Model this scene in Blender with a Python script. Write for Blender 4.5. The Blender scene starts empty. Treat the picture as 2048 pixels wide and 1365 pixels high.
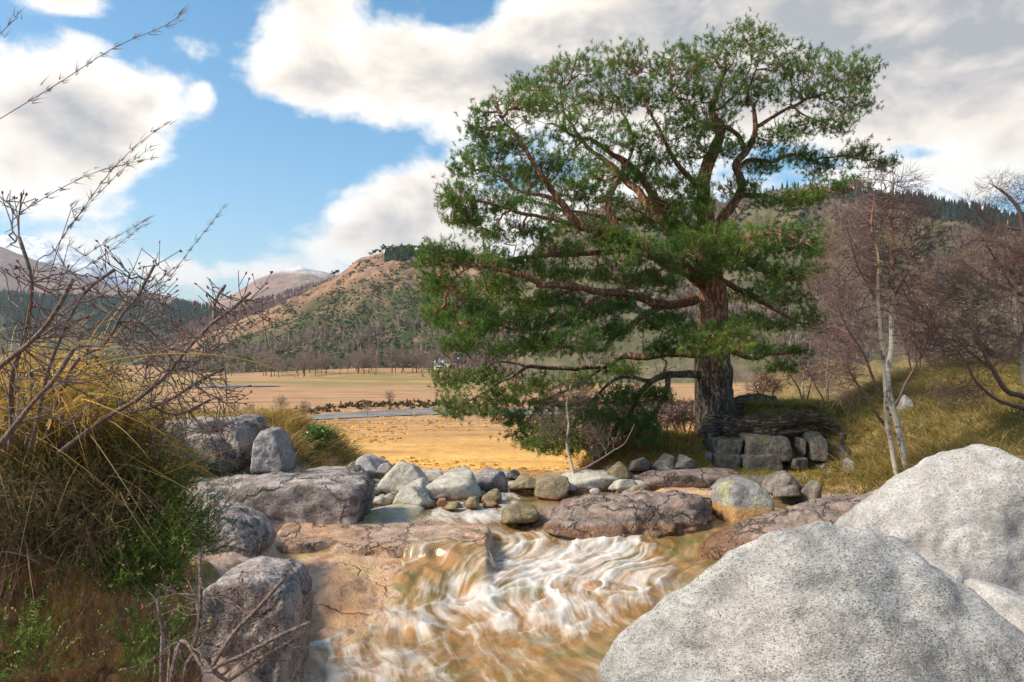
import bpy, bmesh, math, random
import numpy as np
from mathutils import Vector

# ------------------------------------------------------------------ camera, sky, sun, exposure
SC = bpy.context.scene
COL = SC.collection
F, HY, ZC = 1593.0, 725.0, 3.2           # focal length and horizon of the photograph in its pixels, eye height in metres

cam = bpy.data.cameras.new('camera')
cam.lens = 28.0
cam.sensor_width = 36.0
cam.shift_y = 42.5 / 2048
cam.clip_start = 0.05
cam.clip_end = 40000
cam.dof.use_dof = True
cam.dof.focus_distance = 14.0
cam.dof.aperture_fstop = 16.0
camo = bpy.data.objects.new('camera', cam)
camo.location = (0, 0, ZC)
camo.rotation_euler = (math.radians(90), 0, 0)
COL.objects.link(camo)
SC.camera = camo

SUN_EL, SUN_AZ = math.radians(40), math.radians(-106)      # azimuth from +Y towards +X
sd = Vector((math.sin(SUN_AZ) * math.cos(SUN_EL), math.cos(SUN_AZ) * math.cos(SUN_EL), math.sin(SUN_EL)))
sun = bpy.data.lights.new('sun', 'SUN')
sun.energy = 3.2
sun.angle = math.radians(14.0)
sun.color = (1.0, 0.89, 0.73)
suno = bpy.data.objects.new('sun', sun)
suno.rotation_euler = sd.to_track_quat('Z', 'Y').to_euler()
COL.objects.link(suno)

SC.view_settings.view_transform = 'Standard'
SC.view_settings.look = 'None'
SC.view_settings.exposure = 0.95
SC.view_settings.gamma = 1.0
SC.view_settings.use_curve_mapping = False
cy = SC.cycles
cy.max_bounces = 6
cy.diffuse_bounces = 3
cy.glossy_bounces = 3
cy.transmission_bounces = 3
cy.transparent_max_bounces = 12
cy.caustics_reflective = False
cy.caustics_refractive = False
cy.use_denoising = True
cy.sample_clamp_indirect = 6.0


class T:
    """small helper for node trees"""
    def __init__(self, nt):
        self.nt = nt
    def put(self, sock, v):
        if isinstance(v, bpy.types.NodeSocket):
            self.nt.links.new(v, sock)
        elif v is not None:
            if hasattr(sock, 'default_value'):
                if isinstance(v, (tuple, list)) and len(v) == 3 and sock.type == 'RGBA':
                    v = (*v, 1)
                sock.default_value = v
    def node(self, kind, ins=None, **props):
        n = self.nt.nodes.new(kind)
        for k, v in props.items():
            setattr(n, k, v)
        for k, v in (ins or {}).items():
            self.put(n.inputs[k], v)
        return n
    def m(self, op, a, b=None, c=None, clamp=False):
        n = self.nt.nodes.new('ShaderNodeMath')
        n.operation = op
        n.use_clamp = clamp
        for i, v in enumerate((a, b, c)):
            if v is not None:
                self.put(n.inputs[i], v)
        return n.outputs[0]
    def vm(self, op, a, b=None):
        n = self.nt.nodes.new('ShaderNodeVectorMath')
        n.operation = op
        self.put(n.inputs[0], a)
        if b is not None:
            self.put(n.inputs['Scale' if op == 'SCALE' else 1], b)
        return n.outputs['Value' if op in ('LENGTH', 'DOT_PRODUCT') else 'Vector']
    def pos(self):
        return self.node('ShaderNodeNewGeometry').outputs['Position']
    def normal(self):
        return self.node('ShaderNodeNewGeometry').outputs['Normal']
    def sep(self, v):
        return self.node('ShaderNodeSeparateXYZ', {0: v}).outputs
    def comb(self, x, y, z):
        return self.node('ShaderNodeCombineXYZ', {0: x, 1: y, 2: z}).outputs[0]
    def noise(self, vec, scale, detail=3.0, rough=0.55, dist=0.0, color=False):
        n = self.node('ShaderNodeTexNoise', {'Vector': vec, 'Scale': scale, 'Detail': detail, 'Roughness': rough, 'Distortion': dist})
        return n.outputs['Color' if color else 'Fac']
    def voro(self, vec, scale, feature='F1', rnd=1.0):
        n = self.node('ShaderNodeTexVoronoi', {'Vector': vec, 'Scale': scale, 'Randomness': rnd}, feature=feature)
        return n.outputs['Distance']
    def ss(self, v, a, b):
        n = self.node('ShaderNodeMapRange', {'Value': v, 'From Min': a, 'From Max': b, 'To Min': 0.0, 'To Max': 1.0}, interpolation_type='SMOOTHSTEP')
        return n.outputs[0]
    def lin(self, v, a, b, c, d):
        n = self.node('ShaderNodeMapRange', {'Value': v, 'From Min': a, 'From Max': b, 'To Min': c, 'To Max': d})
        return n.outputs[0]
    def mix(self, f, a, b, blend='MIX'):
        n = self.nt.nodes.new('ShaderNodeMix')
        n.data_type = 'RGBA'
        n.blend_type = blend
        self.put(n.inputs[0], f)
        self.put(n.inputs[6], a)
        self.put(n.inputs[7], b)
        return n.outputs[2]
    def ramp(self, f, stops):
        n = self.nt.nodes.new('ShaderNodeValToRGB')
        e = n.color_ramp.elements
        while len(e) < len(stops):
            e.new(0.5)
        for el, (p, c) in zip(e, stops):
            el.position = p
            el.color = (*c, 1)
        self.put(n.inputs[0], f)
        return n.outputs[0]
    def attr(self, name, out='Fac'):
        return self.node('ShaderNodeAttribute', attribute_name=name).outputs[out]
    def bump(self, h, strength, dist, normal=None):
        return self.node('ShaderNodeBump', {'Height': h, 'Strength': strength, 'Distance': dist, 'Normal': normal}).outputs[0]


world = bpy.data.worlds.new('World')
SC.world = world
world.cycles.sampling_method = 'MANUAL'
world.cycles.sample_map_resolution = 512
world.use_nodes = True
nt = world.node_tree
nt.nodes.clear()
t = T(nt)
sky = t.node('ShaderNodeTexSky', sky_type='NISHITA')
sky.sun_disc = False
sky.sun_elevation = SUN_EL
sky.sun_rotation = SUN_AZ
sky.air_density = 1.0
sky.dust_density = 0.9
sky.ozone_density = 2.0
D = t.node('ShaderNodeTexCoord').outputs['Generated']
dx, dy, dz = t.sep(D)
az = t.m('ARCTAN2', dx, dy)
el = t.m('ARCSINE', dz)
AE = t.comb(az, t.m('MULTIPLY', el, 1.55), 0.0)


def sky_field():
    """how much cloud there is in a direction: clouds of their own sizes and places over an all-round noise"""
    v = t.comb(az, t.m('MULTIPLY', el, 1.6), t.m('MULTIPLY', dy, 0.35))
    big = t.noise(v, 3.1, 1.0, 0.5)
    fine = t.noise(v, 7.5, 8.0, 0.58, 0.2)
    global relief
    relief = t.m('SUBTRACT', t.noise(t.vm('ADD', v, (.022, .034, 0)), 7.5, 5.0, 0.58, 0.2), fine)
    f = t.m('ADD', t.m('MULTIPLY_ADD', big, 0.6, -0.38), t.m('MULTIPLY_ADD', fine, 1.9, -0.95))
    ae = t.comb(az, el, 0.0)
    for (cx, cyy, rx, ry, w) in CLOUDS:
        ca = math.atan((cx - 1024) / F)
        ce = math.atan((HY - cyy) / F * math.cos(ca))
        ra, re = rx / F * math.cos(ca) ** 2, ry / F * math.cos(ca)
        n = t.node('ShaderNodeVectorMath', {0: ae, 1: (1 / ra, 1 / re, 0), 2: (-ca / ra, -ce / re, 0)}, operation='MULTIPLY_ADD')
        f = t.m('MULTIPLY_ADD', t.m('POWER', 0.45, t.vm('DOT_PRODUCT', n.outputs[0], n.outputs[0])), w, f)
    return f


CLOUDS = [(90, 180, 170, 110, .46), (150, 300, 200, 95, .5), (40, 380, 170, 50, .34), (130, 5, 95, 42, .5), (395, 85, 60, 40, .5), (300, 195, 60, 40, .42), (405, 180, 22, 26, .35),
          (620, 165, 140, 90, .45), (840, 130, 210, 85, .45), (600, 15, 130, 50, .36), (1120, 70, 260, 120, .45),
          (1500, 40, 420, 130, .8), (1880, 80, 330, 170, 1.3), (1980, 330, 190, 50, .36), (1400, 260, 300, 110, .30),
          (810, 390, 130, 75, .48), (730, 480, 200, 60, .42), (1000, 460, 260, 110, .4), (410, 548, 230, 26, .40), (300, 600, 200, 22, .2), (335, 455, 50, 16, .24),
          (470, 300, 160, 110, -.5), (330, 410, 120, 60, -.35), (900, 15, 130, 40, -.6), (790, 290, 170, 50, -.5), (170, 280, 110, 50, .35), (560, 400, 130, 60, -.4), (430, 30, 60, 50, -.3), (180, 52, 90, 16, -.5), (1840, 308, 60, 18, -.3), (250, 70, 60, 60, -.22), (470, 120, 50, 70, -.2), (600, 330, 120, 50, -.25), (1600, 300, 150, 40, -.25)]
fld = sky_field()
mask = t.ss(fld, -0.06, 0.30)
thick = t.ss(fld, 0.20, 1.10)
thick = t.m('ADD', t.m('MULTIPLY', thick, .85), t.m('MULTIPLY', t.m('MULTIPLY', relief, 2.6), t.ss(fld, .05, .4)), clamp=True)
ccol = t.ramp(thick, [(0.0, (0.72, 0.70, 0.66)), (0.3, (0.66, 0.60, 0.53)), (0.65, (0.46, 0.43, 0.405)), (1.0, (0.29, 0.30, 0.315))])
skyc = t.node('ShaderNodeHueSaturation', {'Hue': 0.487, 'Saturation': 1.3, 'Value': 1.0, 'Color': sky.outputs[0]}).outputs[0]
skyc = t.vm('SCALE', skyc, 0.100)
cdir = t.vm('SCALE', ccol, 0.88)
both = t.mix(mask, skyc, cdir)
bg = t.node('ShaderNodeBackground', {'Color': both, 'Strength': 1.0})
t.nt.links.new(bg.outputs[0], t.node('ShaderNodeOutputWorld').inputs[0])

# ------------------------------------------------------------------ numpy helpers
rng = np.random.default_rng(7)
_rs = np.random.RandomState(3)
PERM = np.concatenate([_rs.permutation(256)] * 3)
GR = _rs.normal(size=(256, 3))
GR /= np.linalg.norm(GR, axis=1)[:, None]


def gnoise(P):
    P = np.asarray(P, float)
    i = np.floor(P).astype(np.int64)
    f = P - i
    u = f * f * f * (f * (f * 6 - 15) + 10)
    i &= 255
    out = np.zeros(len(P))
    for cx in (0, 1):
        wx = u[:, 0] if cx else 1 - u[:, 0]
        for cyy in (0, 1):
            wy = u[:, 1] if cyy else 1 - u[:, 1]
            for cz in (0, 1):
                wz = u[:, 2] if cz else 1 - u[:, 2]
                h = PERM[PERM[PERM[(i[:, 0] + cx) & 255] + ((i[:, 1] + cyy) & 255)] + ((i[:, 2] + cz) & 255)]
                g = GR[h]
                out += wx * wy * wz * (g[:, 0] * (f[:, 0] - cx) + g[:, 1] * (f[:, 1] - cyy) + g[:, 2] * (f[:, 2] - cz))
    return out * 1.5


def fbm(P, octaves=4, gain=0.5, lac=2.03):
    P = np.asarray(P, float)
    s, a = np.zeros(len(P)), 1.0
    for k in range(octaves):
        s += a * gnoise(P + 17.3 * k)
        P = P * lac
        a *= gain
    return s


def n2(X, Y, scale, octaves=3, seed=0.0):
    X, Y = np.asarray(X, float), np.asarray(Y, float)
    sh = X.shape
    return fbm(np.stack([X.ravel() * scale, Y.ravel() * scale, np.full(X.size, seed + .37)], 1), octaves).reshape(sh)


def ss(a, b, x):
    u = np.clip((np.asarray(x, float) - a) / (b - a), 0, 1)
    return u * u * (3 - 2 * u)


def lerp(a, b, u):
    return a + (b - a) * u


def at(px, py, Y):
    """point at distance Y seen at photograph pixel (px, py)"""
    return np.array([(px - 1024) / F * Y, Y, ZC - (py - HY) / F * Y])


def onz(px, py, z):
    Y = F * (ZC - z) / (py - HY)
    return np.array([(px - 1024) / F * Y, Y, z])


def unit(v):
    v = np.asarray(v, float)
    return v / np.maximum(np.linalg.norm(v, axis=-1, keepdims=True), 1e-9)


def mesh_data(name, V, Fs, cols=None, attrs=None, smooth=True):
    """V (n,3); Fs list of int arrays (m,3) or (m,4)"""
    me = bpy.data.meshes.new(name)
    V = np.asarray(V, np.float32)
    me.vertices.add(len(V))
    me.vertices.foreach_set('co', V.ravel())
    Fs = [np.asarray(f, np.int32) for f in Fs if len(f)]
    loops = np.concatenate([f.ravel() for f in Fs])
    tot = np.concatenate([np.full(len(f), f.shape[1], np.int32) for f in Fs])
    me.loops.add(len(loops))
    me.loops.foreach_set('vertex_index', loops)
    me.polygons.add(len(tot))
    me.polygons.foreach_set('loop_start', np.concatenate([[0], np.cumsum(tot)[:-1]]).astype(np.int32))
    me.polygons.foreach_set('loop_total', tot)
    if smooth:
        me.polygons.foreach_set('use_smooth', np.ones(len(tot), bool))
    if cols is not None:
        c = np.ones((len(V), 4), np.float32)
        c[:, :3] = cols
        a = me.color_attributes.new('Col', 'FLOAT_COLOR', 'POINT')
        a.data.foreach_set('color', c.ravel())
    for k, v in (attrs or {}).items():
        a = me.attributes.new(k, 'FLOAT', 'POINT')
        a.data.foreach_set('value', np.asarray(v, np.float32).ravel())
    me.update(calc_edges=True)
    return me


def link(name, data, mat=None, parent=None, loc=None):
    o = bpy.data.objects.new(name, data)
    COL.objects.link(o)
    if mat is not None and data is not None and not data.materials:
        data.materials.append(mat)
    if parent is not None:
        o.parent = parent
    if loc is not None:
        o.location = loc
    return o


def tag(o, label=None, cat=None, group=None, kind=None):
    if label: o['label'] = label
    if cat: o['category'] = cat
    if group: o['group'] = group
    if kind: o['kind'] = kind
    return o


class Acc:
    """collects vertices and faces of one mesh"""
    def __init__(self):
        self.v, self.f3, self.f4, self.c, self.n = [], [], [], [], 0
    def add(self, V, f3=None, f4=None, col=None):
        V = np.asarray(V, float).reshape(-1, 3)
        if f3 is not None and len(f3): self.f3.append(np.asarray(f3) + self.n)
        if f4 is not None and len(f4): self.f4.append(np.asarray(f4) + self.n)
        self.v.append(V)
        if col is not None:
            self.c.append(np.broadcast_to(np.asarray(col, float), (len(V), 3)))
        self.n += len(V)
    def data(self, name, off=None, smooth=True):
        V = np.concatenate(self.v)
        if off is not None: V = V - np.asarray(off)
        Fs = []
        if self.f3: Fs.append(np.concatenate(self.f3))
        if self.f4: Fs.append(np.concatenate(self.f4))
        c = np.concatenate(self.c) if self.c else None
        return mesh_data(name, V, Fs, c, smooth=smooth)


def catmull(P, step):
    P = np.asarray(P, float)
    if len(P) < 3:
        n = max(2, int(np.linalg.norm(P[-1, :3] - P[0, :3]) / step) + 1)
        u = np.linspace(0, 1, n)[:, None]
        return P[0] * (1 - u) + P[-1] * u
    Q = np.concatenate([[2 * P[0] - P[1]], P, [2 * P[-1] - P[-2]]])
    out = []
    for i in range(len(P) - 1):
        a, b, c, d = Q[i:i + 4]
        n = max(2, int(np.linalg.norm(c[:3] - b[:3]) / step))
        u = np.linspace(0, 1, n, endpoint=False)[:, None]
        out.append(.5 * (2 * b + (c - a) * u + (2 * a - 5 * b + 4 * c - d) * u ** 2 + (3 * b - a - 3 * c + d) * u ** 3))
    out.append(P[-1:])
    return np.concatenate(out)


def tube(P, R, sides=8, rough=0.0, seed=0.0):
    """swept tube with parallel frames; returns V, f4, f3 (closed ends)"""
    P = np.asarray(P, float)
    n = len(P)
    tg = unit(np.gradient(P, axis=0))
    ref = np.array([0, 0, 1.0]) if abs(tg[0][2]) < .9 else np.array([1.0, 0, 0])
    A = np.zeros((n, 3))
    a = unit(np.cross(tg[0], ref))
    for i in range(n):
        a = a - tg[i] * np.dot(a, tg[i])
        a = a / max(np.linalg.norm(a), 1e-9)
        A[i] = a
    B = np.cross(tg, A)
    th = np.linspace(0, 2 * np.pi, sides, endpoint=False)
    R = np.broadcast_to(np.asarray(R, float), (n,))
    ring = (A[:, None] * np.cos(th)[None, :, None] + B[:, None] * np.sin(th)[None, :, None])
    rr = np.repeat(R[:, None], sides, 1)
    if rough:
        rr = rr * (1 + rough * fbm((P[:, None] + ring * R[:, None, None] * 1.0).reshape(-1, 3) * np.array([5, 5, 1.6]) + seed, 3).reshape(n, sides))
    V = (P[:, None] + ring * rr[..., None]).reshape(-1, 3)
    i, j = np.meshgrid(np.arange(n - 1), np.arange(sides), indexing='ij')
    k = (j + 1) % sides
    f4 = np.stack([i * sides + j, i * sides + k, (i + 1) * sides + k, (i + 1) * sides + j], -1).reshape(-1, 4)
    V = np.concatenate([V, P[:1], P[-1:]])
    j = np.arange(sides)
    f3 = np.concatenate([np.stack([np.full(sides, n * sides), (j + 1) % sides, j], 1), np.stack([np.full(sides, n * sides + 1), (n - 1) * sides + j, (n - 1) * sides + (j + 1) % sides], 1)])
    return V, f4, f3


def edge_tubes(A, B, ra, rb, sides=4):
    """one straight tapered tube per edge"""
    A, B = np.asarray(A, float), np.asarray(B, float)
    d = unit(B - A)
    ref = np.where(np.abs(d[:, 2:3]) < .9, np.array([[0, 0, 1.0]]), np.array([[1.0, 0, 0]]))
    u = unit(np.cross(d, ref))
    w = np.cross(d, u)
    th = np.linspace(0, 2 * np.pi, sides, endpoint=False)
    ring = u[:, None] * np.cos(th)[None, :, None] + w[:, None] * np.sin(th)[None, :, None]
    V = np.stack([A[:, None] + ring * ra[:, None, None], B[:, None] + ring * rb[:, None, None]], 1).reshape(-1, 3)
    n = len(A)
    j = np.arange(sides)
    base = (np.arange(n) * 2 * sides)[:, None]
    k = (j + 1) % sides
    f4 = np.stack([base + j, base + k, base + sides + k, base + sides + j], -1).reshape(-1, 4)
    return V, f4


def blades(base, direc, L, W, bend, segs=4, col=None, tip=0.05):
    """curved tapering blades, one strip each"""
    base, direc, bend = map(lambda a: np.asarray(a, float), (base, direc, bend))
    n = len(base)
    L, W = np.broadcast_to(L, (n,)), np.broadcast_to(W, (n,))
    side = unit(np.cross(direc, rng.normal(size=(n, 3))))
    tt = np.linspace(0, 1, segs + 1)
    Cn = base[:, None] + direc[:, None] * (L[:, None] * tt)[..., None] + bend[:, None] * (L[:, None] * tt ** 2)[..., None]
    w = W[:, None] * np.maximum(1 - tt ** 1.6, tip) * .5
    V = np.stack([Cn - side[:, None] * w[..., None], Cn + side[:, None] * w[..., None]], 2)      # n, segs+1, 2, 3
    b = (np.arange(n) * (segs + 1) * 2)[:, None]
    s = np.arange(segs) * 2
    f4 = np.stack([b + s, b + s + 1, b + s + 3, b + s + 2], -1).reshape(-1, 4)
    c = None
    if col is not None:
        c = np.repeat(np.asarray(col), (segs + 1) * 2, axis=0)
    return V.reshape(-1, 3), f4, c


def grow(roots, pts, bf=0.35, root_pl=None):
    """joins points to a rooted skeleton, nearest first, long detours penalised; returns parent index (negative: root -i-1) and order"""
    n = len(pts)
    rp = np.zeros(len(roots)) if root_pl is None else np.asarray(root_pl, float)
    best = np.full(n, 1e9)
    par = np.zeros(n, int)
    plb = np.zeros(n)
    for s in range(0, len(roots), 200):
        d = np.linalg.norm(pts[:, None] - roots[None, s:s + 200], axis=2)
        cst = d + bf * rp[None, s:s + 200]
        k = cst.argmin(1)
        v = cst[np.arange(n), k]
        m = v < best
        best[m] = v[m]
        par[m] = -(k[m] + s) - 1
        plb[m] = rp[s + k[m]] + d[m, k[m]]
    done = np.zeros(n, bool)
    order = []
    act = best.copy()
    for _ in range(n):
        i = int(act.argmin())
        done[i] = True
        act[i] = 1e12
        order.append(i)
        d = np.sqrt(((pts - pts[i]) ** 2).sum(1))
        c = d + bf * plb[i]
        m = (c < best) & ~done
        best[m] = c[m]
        act[m] = c[m]
        par[m] = i
        plb[m] = plb[i] + d[m]
    return par, np.array(order)


def radii(par, order, r0, e=2.3, rmax=9.0):
    n = len(par)
    acc = np.zeros(n)
    size = np.ones(n, int)
    r = np.zeros(n)
    for i in order[::-1]:
        r[i] = min(max(acc[i], r0 ** e) ** (1 / e), rmax)
        p = par[i]
        if p >= 0:
            acc[p] += r[i] ** e
            size[p] += size[i]
    return r, size


def branch_edges(roots, pts, par, r, jitter=0.12):
    """edges with a kinked midpoint"""
    P0 = np.where((par >= 0)[:, None], pts[np.maximum(par, 0)], roots[np.maximum(-par - 1, 0)])
    rp = np.where(par >= 0, np.minimum(r[np.maximum(par, 0)], r * 1.35), r * 1.2)
    ln = np.linalg.norm(pts - P0, axis=1)
    mid = (P0 + pts) / 2 + rng.normal(size=pts.shape) * (ln * jitter)[:, None]
    rm = (rp + r) / 2
    A = np.concatenate([P0, mid])
    B = np.concatenate([mid, pts])
    return A, B, np.concatenate([rp, rm]), np.concatenate([rm, r]), unit(pts - P0)


# ------------------------------------------------------------------ materials
def material(name):
    m = bpy.data.materials.new(name)
    m.use_nodes = True
    m.node_tree.nodes.clear()
    t = T(m.node_tree)
    return m, t


def finish(t, bsdf):
    t.nt.links.new(bsdf.outputs[0], t.node('ShaderNodeOutputMaterial').inputs[0])


def principled(t, color, rough=0.8, normal=None, spec=0.3):
    n = t.node('ShaderNodeBsdfPrincipled', {'Base Color': color, 'Roughness': rough, 'Specular IOR Level': spec})
    if normal is not None:
        t.put(n.inputs['Normal'], normal)
    return n


def rock_mat(name, light, dark, speck=45.0, speck_amt=0.5, blotch=(0.12, 0.12, 0.12), blotch_amt=0.5, tint=None, tint_amt=0.4, cracks=0.0, crack_scale=1.2,
             moss=None, moss_amt=0.0, wet_z=None, wet_col=(0.16, 0.07, 0.025), bump=0.5, stretch=(1, 1, 1), rough=0.85, blotch_scale=1.1, grain=0.35):
    m, t = material(name)
    P = t.pos()
    Q = t.vm('MULTIPLY', P, stretch)
    w = t.noise(P, 1.7, 3, .6, color=True)
    Qw = t.vm('ADD', Q, t.vm('SCALE', w, 0.25))
    fine = t.noise(Q, speck, 4.0, 0.7)
    fine2 = t.noise(Q, speck * 3.1, 2.0, 0.6)
    med = t.noise(Qw, 4.5, 5.0, 0.62)
    big = t.noise(Qw, blotch_scale, 4.0, 0.6)
    base = t.mix(t.ss(med, 0.3, 0.72), dark, light)
    if tint is not None:
        base = t.mix(t.m('MULTIPLY', t.ss(t.noise(Qw, 1.9, 4, .6), 0.45, 0.72), tint_amt), base, tint)
    # dark crusts of lichen, broken up by the grain
    bm = t.m('MULTIPLY', t.ss(t.m('ADD', big, t.m('MULTIPLY_ADD', fine, 0.5, -0.25)), 0.5, 0.68), blotch_amt)
    base = t.mix(bm, base, blotch)
    if grain:
        gr_ = t.noise(Q, speck * .45, 8, .85)
        base = t.mix(t.m('MULTIPLY', t.ss(gr_, .46, .60), grain), base, tuple(c * .32 for c in dark))
        base = t.mix(t.m('MULTIPLY', t.ss(gr_, .42, .34), grain * .6), base, (.72, .70, .67))
    sp = t.m('MULTIPLY', t.ss(fine, 0.52, 0.66), speck_amt)
    base = t.mix(sp, base, (0.035, 0.034, 0.034))
    base = t.mix(t.m('MULTIPLY', t.ss(fine2, 0.58, 0.7), speck_amt * 0.7), base, (0.8, 0.78, 0.76))
    h = t.m('ADD', t.m('MULTIPLY', med, 1.0), t.m('MULTIPLY', fine, 0.30))
    if cracks:
        cv = t.vm('ADD', t.vm('MULTIPLY', P, (1.0, 0.55, 1.5)), t.vm('SCALE', t.noise(P, 2.4, 4, .6, color=True), 0.55))
        ce = t.voro(cv, crack_scale, 'DISTANCE_TO_EDGE')
        ce2 = t.voro(t.vm('ADD', cv, (3.1, 1.7, 0.3)), crack_scale * 2.7, 'DISTANCE_TO_EDGE')
        ck = t.m('MAXIMUM', t.m('SUBTRACT', 1.0, t.ss(ce, 0.0, 0.035)), t.m('MULTIPLY', t.m('SUBTRACT', 1.0, t.ss(ce2, 0.0, 0.05)), t.ss(big, 0.5, 0.6)))
        base = t.mix(t.m('MULTIPLY', ck, cracks), base, (0.03, 0.026, 0.022))
        h = t.m('SUBTRACT', h, t.m('MULTIPLY', ck, 0.9 * cracks))
    rg = rough
    if moss is not None:
        nz = t.sep(t.normal())[2]
        mm = t.m('MULTIPLY', t.ss(t.m('ADD', t.noise(P, 2.6, 5, .65), t.m('MULTIPLY', nz, 0.12)), 0.62, 0.70), moss_amt)
        base = t.mix(mm, base, t.mix(fine, tuple(c * .5 for c in moss), tuple(c * 1.4 for c in moss)))
        h = t.m('ADD', h, t.m('MULTIPLY', mm, 0.6))
    if wet_z is not None:
        z = t.sep(P)[2]
        wm = t.m('SUBTRACT', 1.0, t.ss(t.m('ADD', z, t.m('MULTIPLY_ADD', med, 0.16, -0.08)), wet_z, wet_z + 0.06))
        base = t.mix(t.m('MULTIPLY', wm, 0.8), base, t.mix(med, tuple(c * .55 for c in wet_col), tuple(c * 1.5 for c in wet_col)))
        rg = t.lin(wm, 0, 1, rough, 0.35)
    nrm = t.bump(h, bump, 0.06)
    finish(t, principled(t, base, rg, nrm, 0.35))
    return m


def leaf_mat(name, transl=0.35, rough=0.6, gain=1.0, spec=0.2):
    """coloured by the Col attribute of the blades or leaves"""
    m, t = material(name)
    c = t.attr('Col', 'Color')
    if gain != 1.0:
        c = t.vm('SCALE', c, gain)
    p = principled(t, c, rough, None, spec)
    tr = t.node('ShaderNodeBsdfTranslucent', {'Color': c})
    finish(t, t.node('ShaderNodeMixShader', {0: transl, 1: p.outputs[0], 2: tr.outputs[0]}))
    return m


def bark_mat(name, a, b, scale=(9, 9, 1.8), bump=1.0, moss=None, dist=0.04, hi=None, hi_z=(3, 6)):
    m, t = material(name)
    P = t.pos()
    q = t.vm('MULTIPLY', P, scale)
    n = t.noise(q, 1.0, 5, .6, .6)
    qd = t.vm('ADD', q, t.vm('SCALE', t.noise(P, 3.5, 3, .5, color=True), 1.1))
    fu_ = t.m('ABSOLUTE', t.m('SUBTRACT', t.noise(qd, 1.5, 3, .55), .5))
    ridge = t.ss(fu_, 0.0, 0.11)
    if hi is not None:
        k = t.ss(t.m('ADD', t.sep(P)[2], t.m('MULTIPLY', t.noise(P, 1.2, 3, .5), 2.5)), hi_z[0] + 1.25, hi_z[1] + 1.25)
        ca, cb = t.mix(k, a, hi[0]), t.mix(k, b, hi[1])
    else:
        ca, cb = a, b
    base = t.mix(t.m('MULTIPLY', ridge, t.lin(n, .25, .75, .4, 1.0)), ca, cb)
    if moss is not None:
        base = t.mix(t.m('MULTIPLY', t.ss(t.noise(P, 2.2, 4, .6), .5, .64), 0.55), base, moss)
    h = t.m('ADD', ridge, t.m('MULTIPLY', n, .6))
    finish(t, principled(t, base, 0.9, t.bump(h, bump, dist), 0.2))
    return m


def plain_mat(name, col, rough=0.85, var=0.3, scale=6.0):
    m, t = material(name)
    n = t.noise(t.pos(), scale, 4, .6)
    finish(t, principled(t, t.mix(n, tuple(c * (1 - var) for c in col), tuple(min(1, c * (1 + var)) for c in col)), rough, t.bump(n, .3, .02)))
    return m


M_granite_white = rock_mat('white_speckled_granite', (0.57, 0.55, 0.525), (0.33, 0.315, 0.295), 85, 0.9, (0.13, 0.125, 0.11), 0.8, (0.50, 0.44, 0.38), .35, cracks=.25, crack_scale=.3, grain=.55, blotch_scale=.75, stretch=(.8, 1, 1.5), moss=(0.06, 0.07, 0.02), moss_amt=0.0, bump=.7)
M_granite_pink = rock_mat('pink_grey_granite', (0.50, 0.45, 0.43), (0.32, 0.28, 0.27), 30, 0.5, (0.09, 0.085, 0.08), 0.4, (0.42, 0.30, 0.25), .5, wet_z=0.62)
M_granite_pale = rock_mat('pale_river_granite', (0.56, 0.51, 0.43), (0.36, 0.33, 0.27), 28, 0.45, (0.16, 0.14, 0.11), 0.4, (0.40, 0.36, 0.26), .4, wet_z=0.64)
M_granite_dark = rock_mat('dark_lichen_granite', (0.40, 0.36, 0.36), (0.16, 0.145, 0.15), 26, 0.7, (0.05, 0.047, 0.05), 0.75, (0.28, 0.22, 0.21), .5, moss=(0.10, 0.12, 0.03), moss_amt=.35, bump=.8, wet_z=0.60)
M_granite_ledge = rock_mat('grey_mauve_ledge_granite', (0.50, 0.43, 0.385), (0.19, 0.15, 0.135), 26, 0.75, (0.05, 0.042, 0.04), .85, (0.30, 0.20, 0.17), .55, cracks=.5, crack_scale=.6, bump=.9, wet_z=.2)
M_bedrock = rock_mat('cracked_pink_bedrock', (0.33, 0.25, 0.205), (0.15, 0.11, 0.09), 24, 0.35, (0.07, 0.058, 0.05), 0.6, (0.34, 0.20, 0.13), .4, cracks=.6, crack_scale=1.3, bump=1.0, wet_z=0.66, wet_col=(0.20, 0.10, 0.05))
M_outcrop = rock_mat('mossy_grey_outcrop', (0.23, 0.19, 0.15), (0.085, 0.07, 0.055), 24, 0.4, (0.035, 0.033, 0.03), 0.6, (0.40, 0.40, 0.37), .5, moss=(0.13, 0.12, 0.02), moss_amt=.5, bump=1.0)
M_rock_brown = rock_mat('brown_river_rock', (0.30, 0.24, 0.14), (0.14, 0.10, 0.055), 26, 0.4, (0.06, 0.05, 0.03), 0.5, (0.24, 0.20, 0.08), .5, wet_z=0.62)
M_soil = rock_mat('orange_brown_earth', (0.40, 0.21, 0.07), (0.16, 0.08, 0.03), 20, 0.4, (0.05, 0.03, 0.02), 0.65, (0.50, 0.25, 0.06), .6, cracks=.35, crack_scale=1.1, bump=1.4, stretch=(1.2, 1.2, .8), rough=.9, grain=.6)

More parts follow.
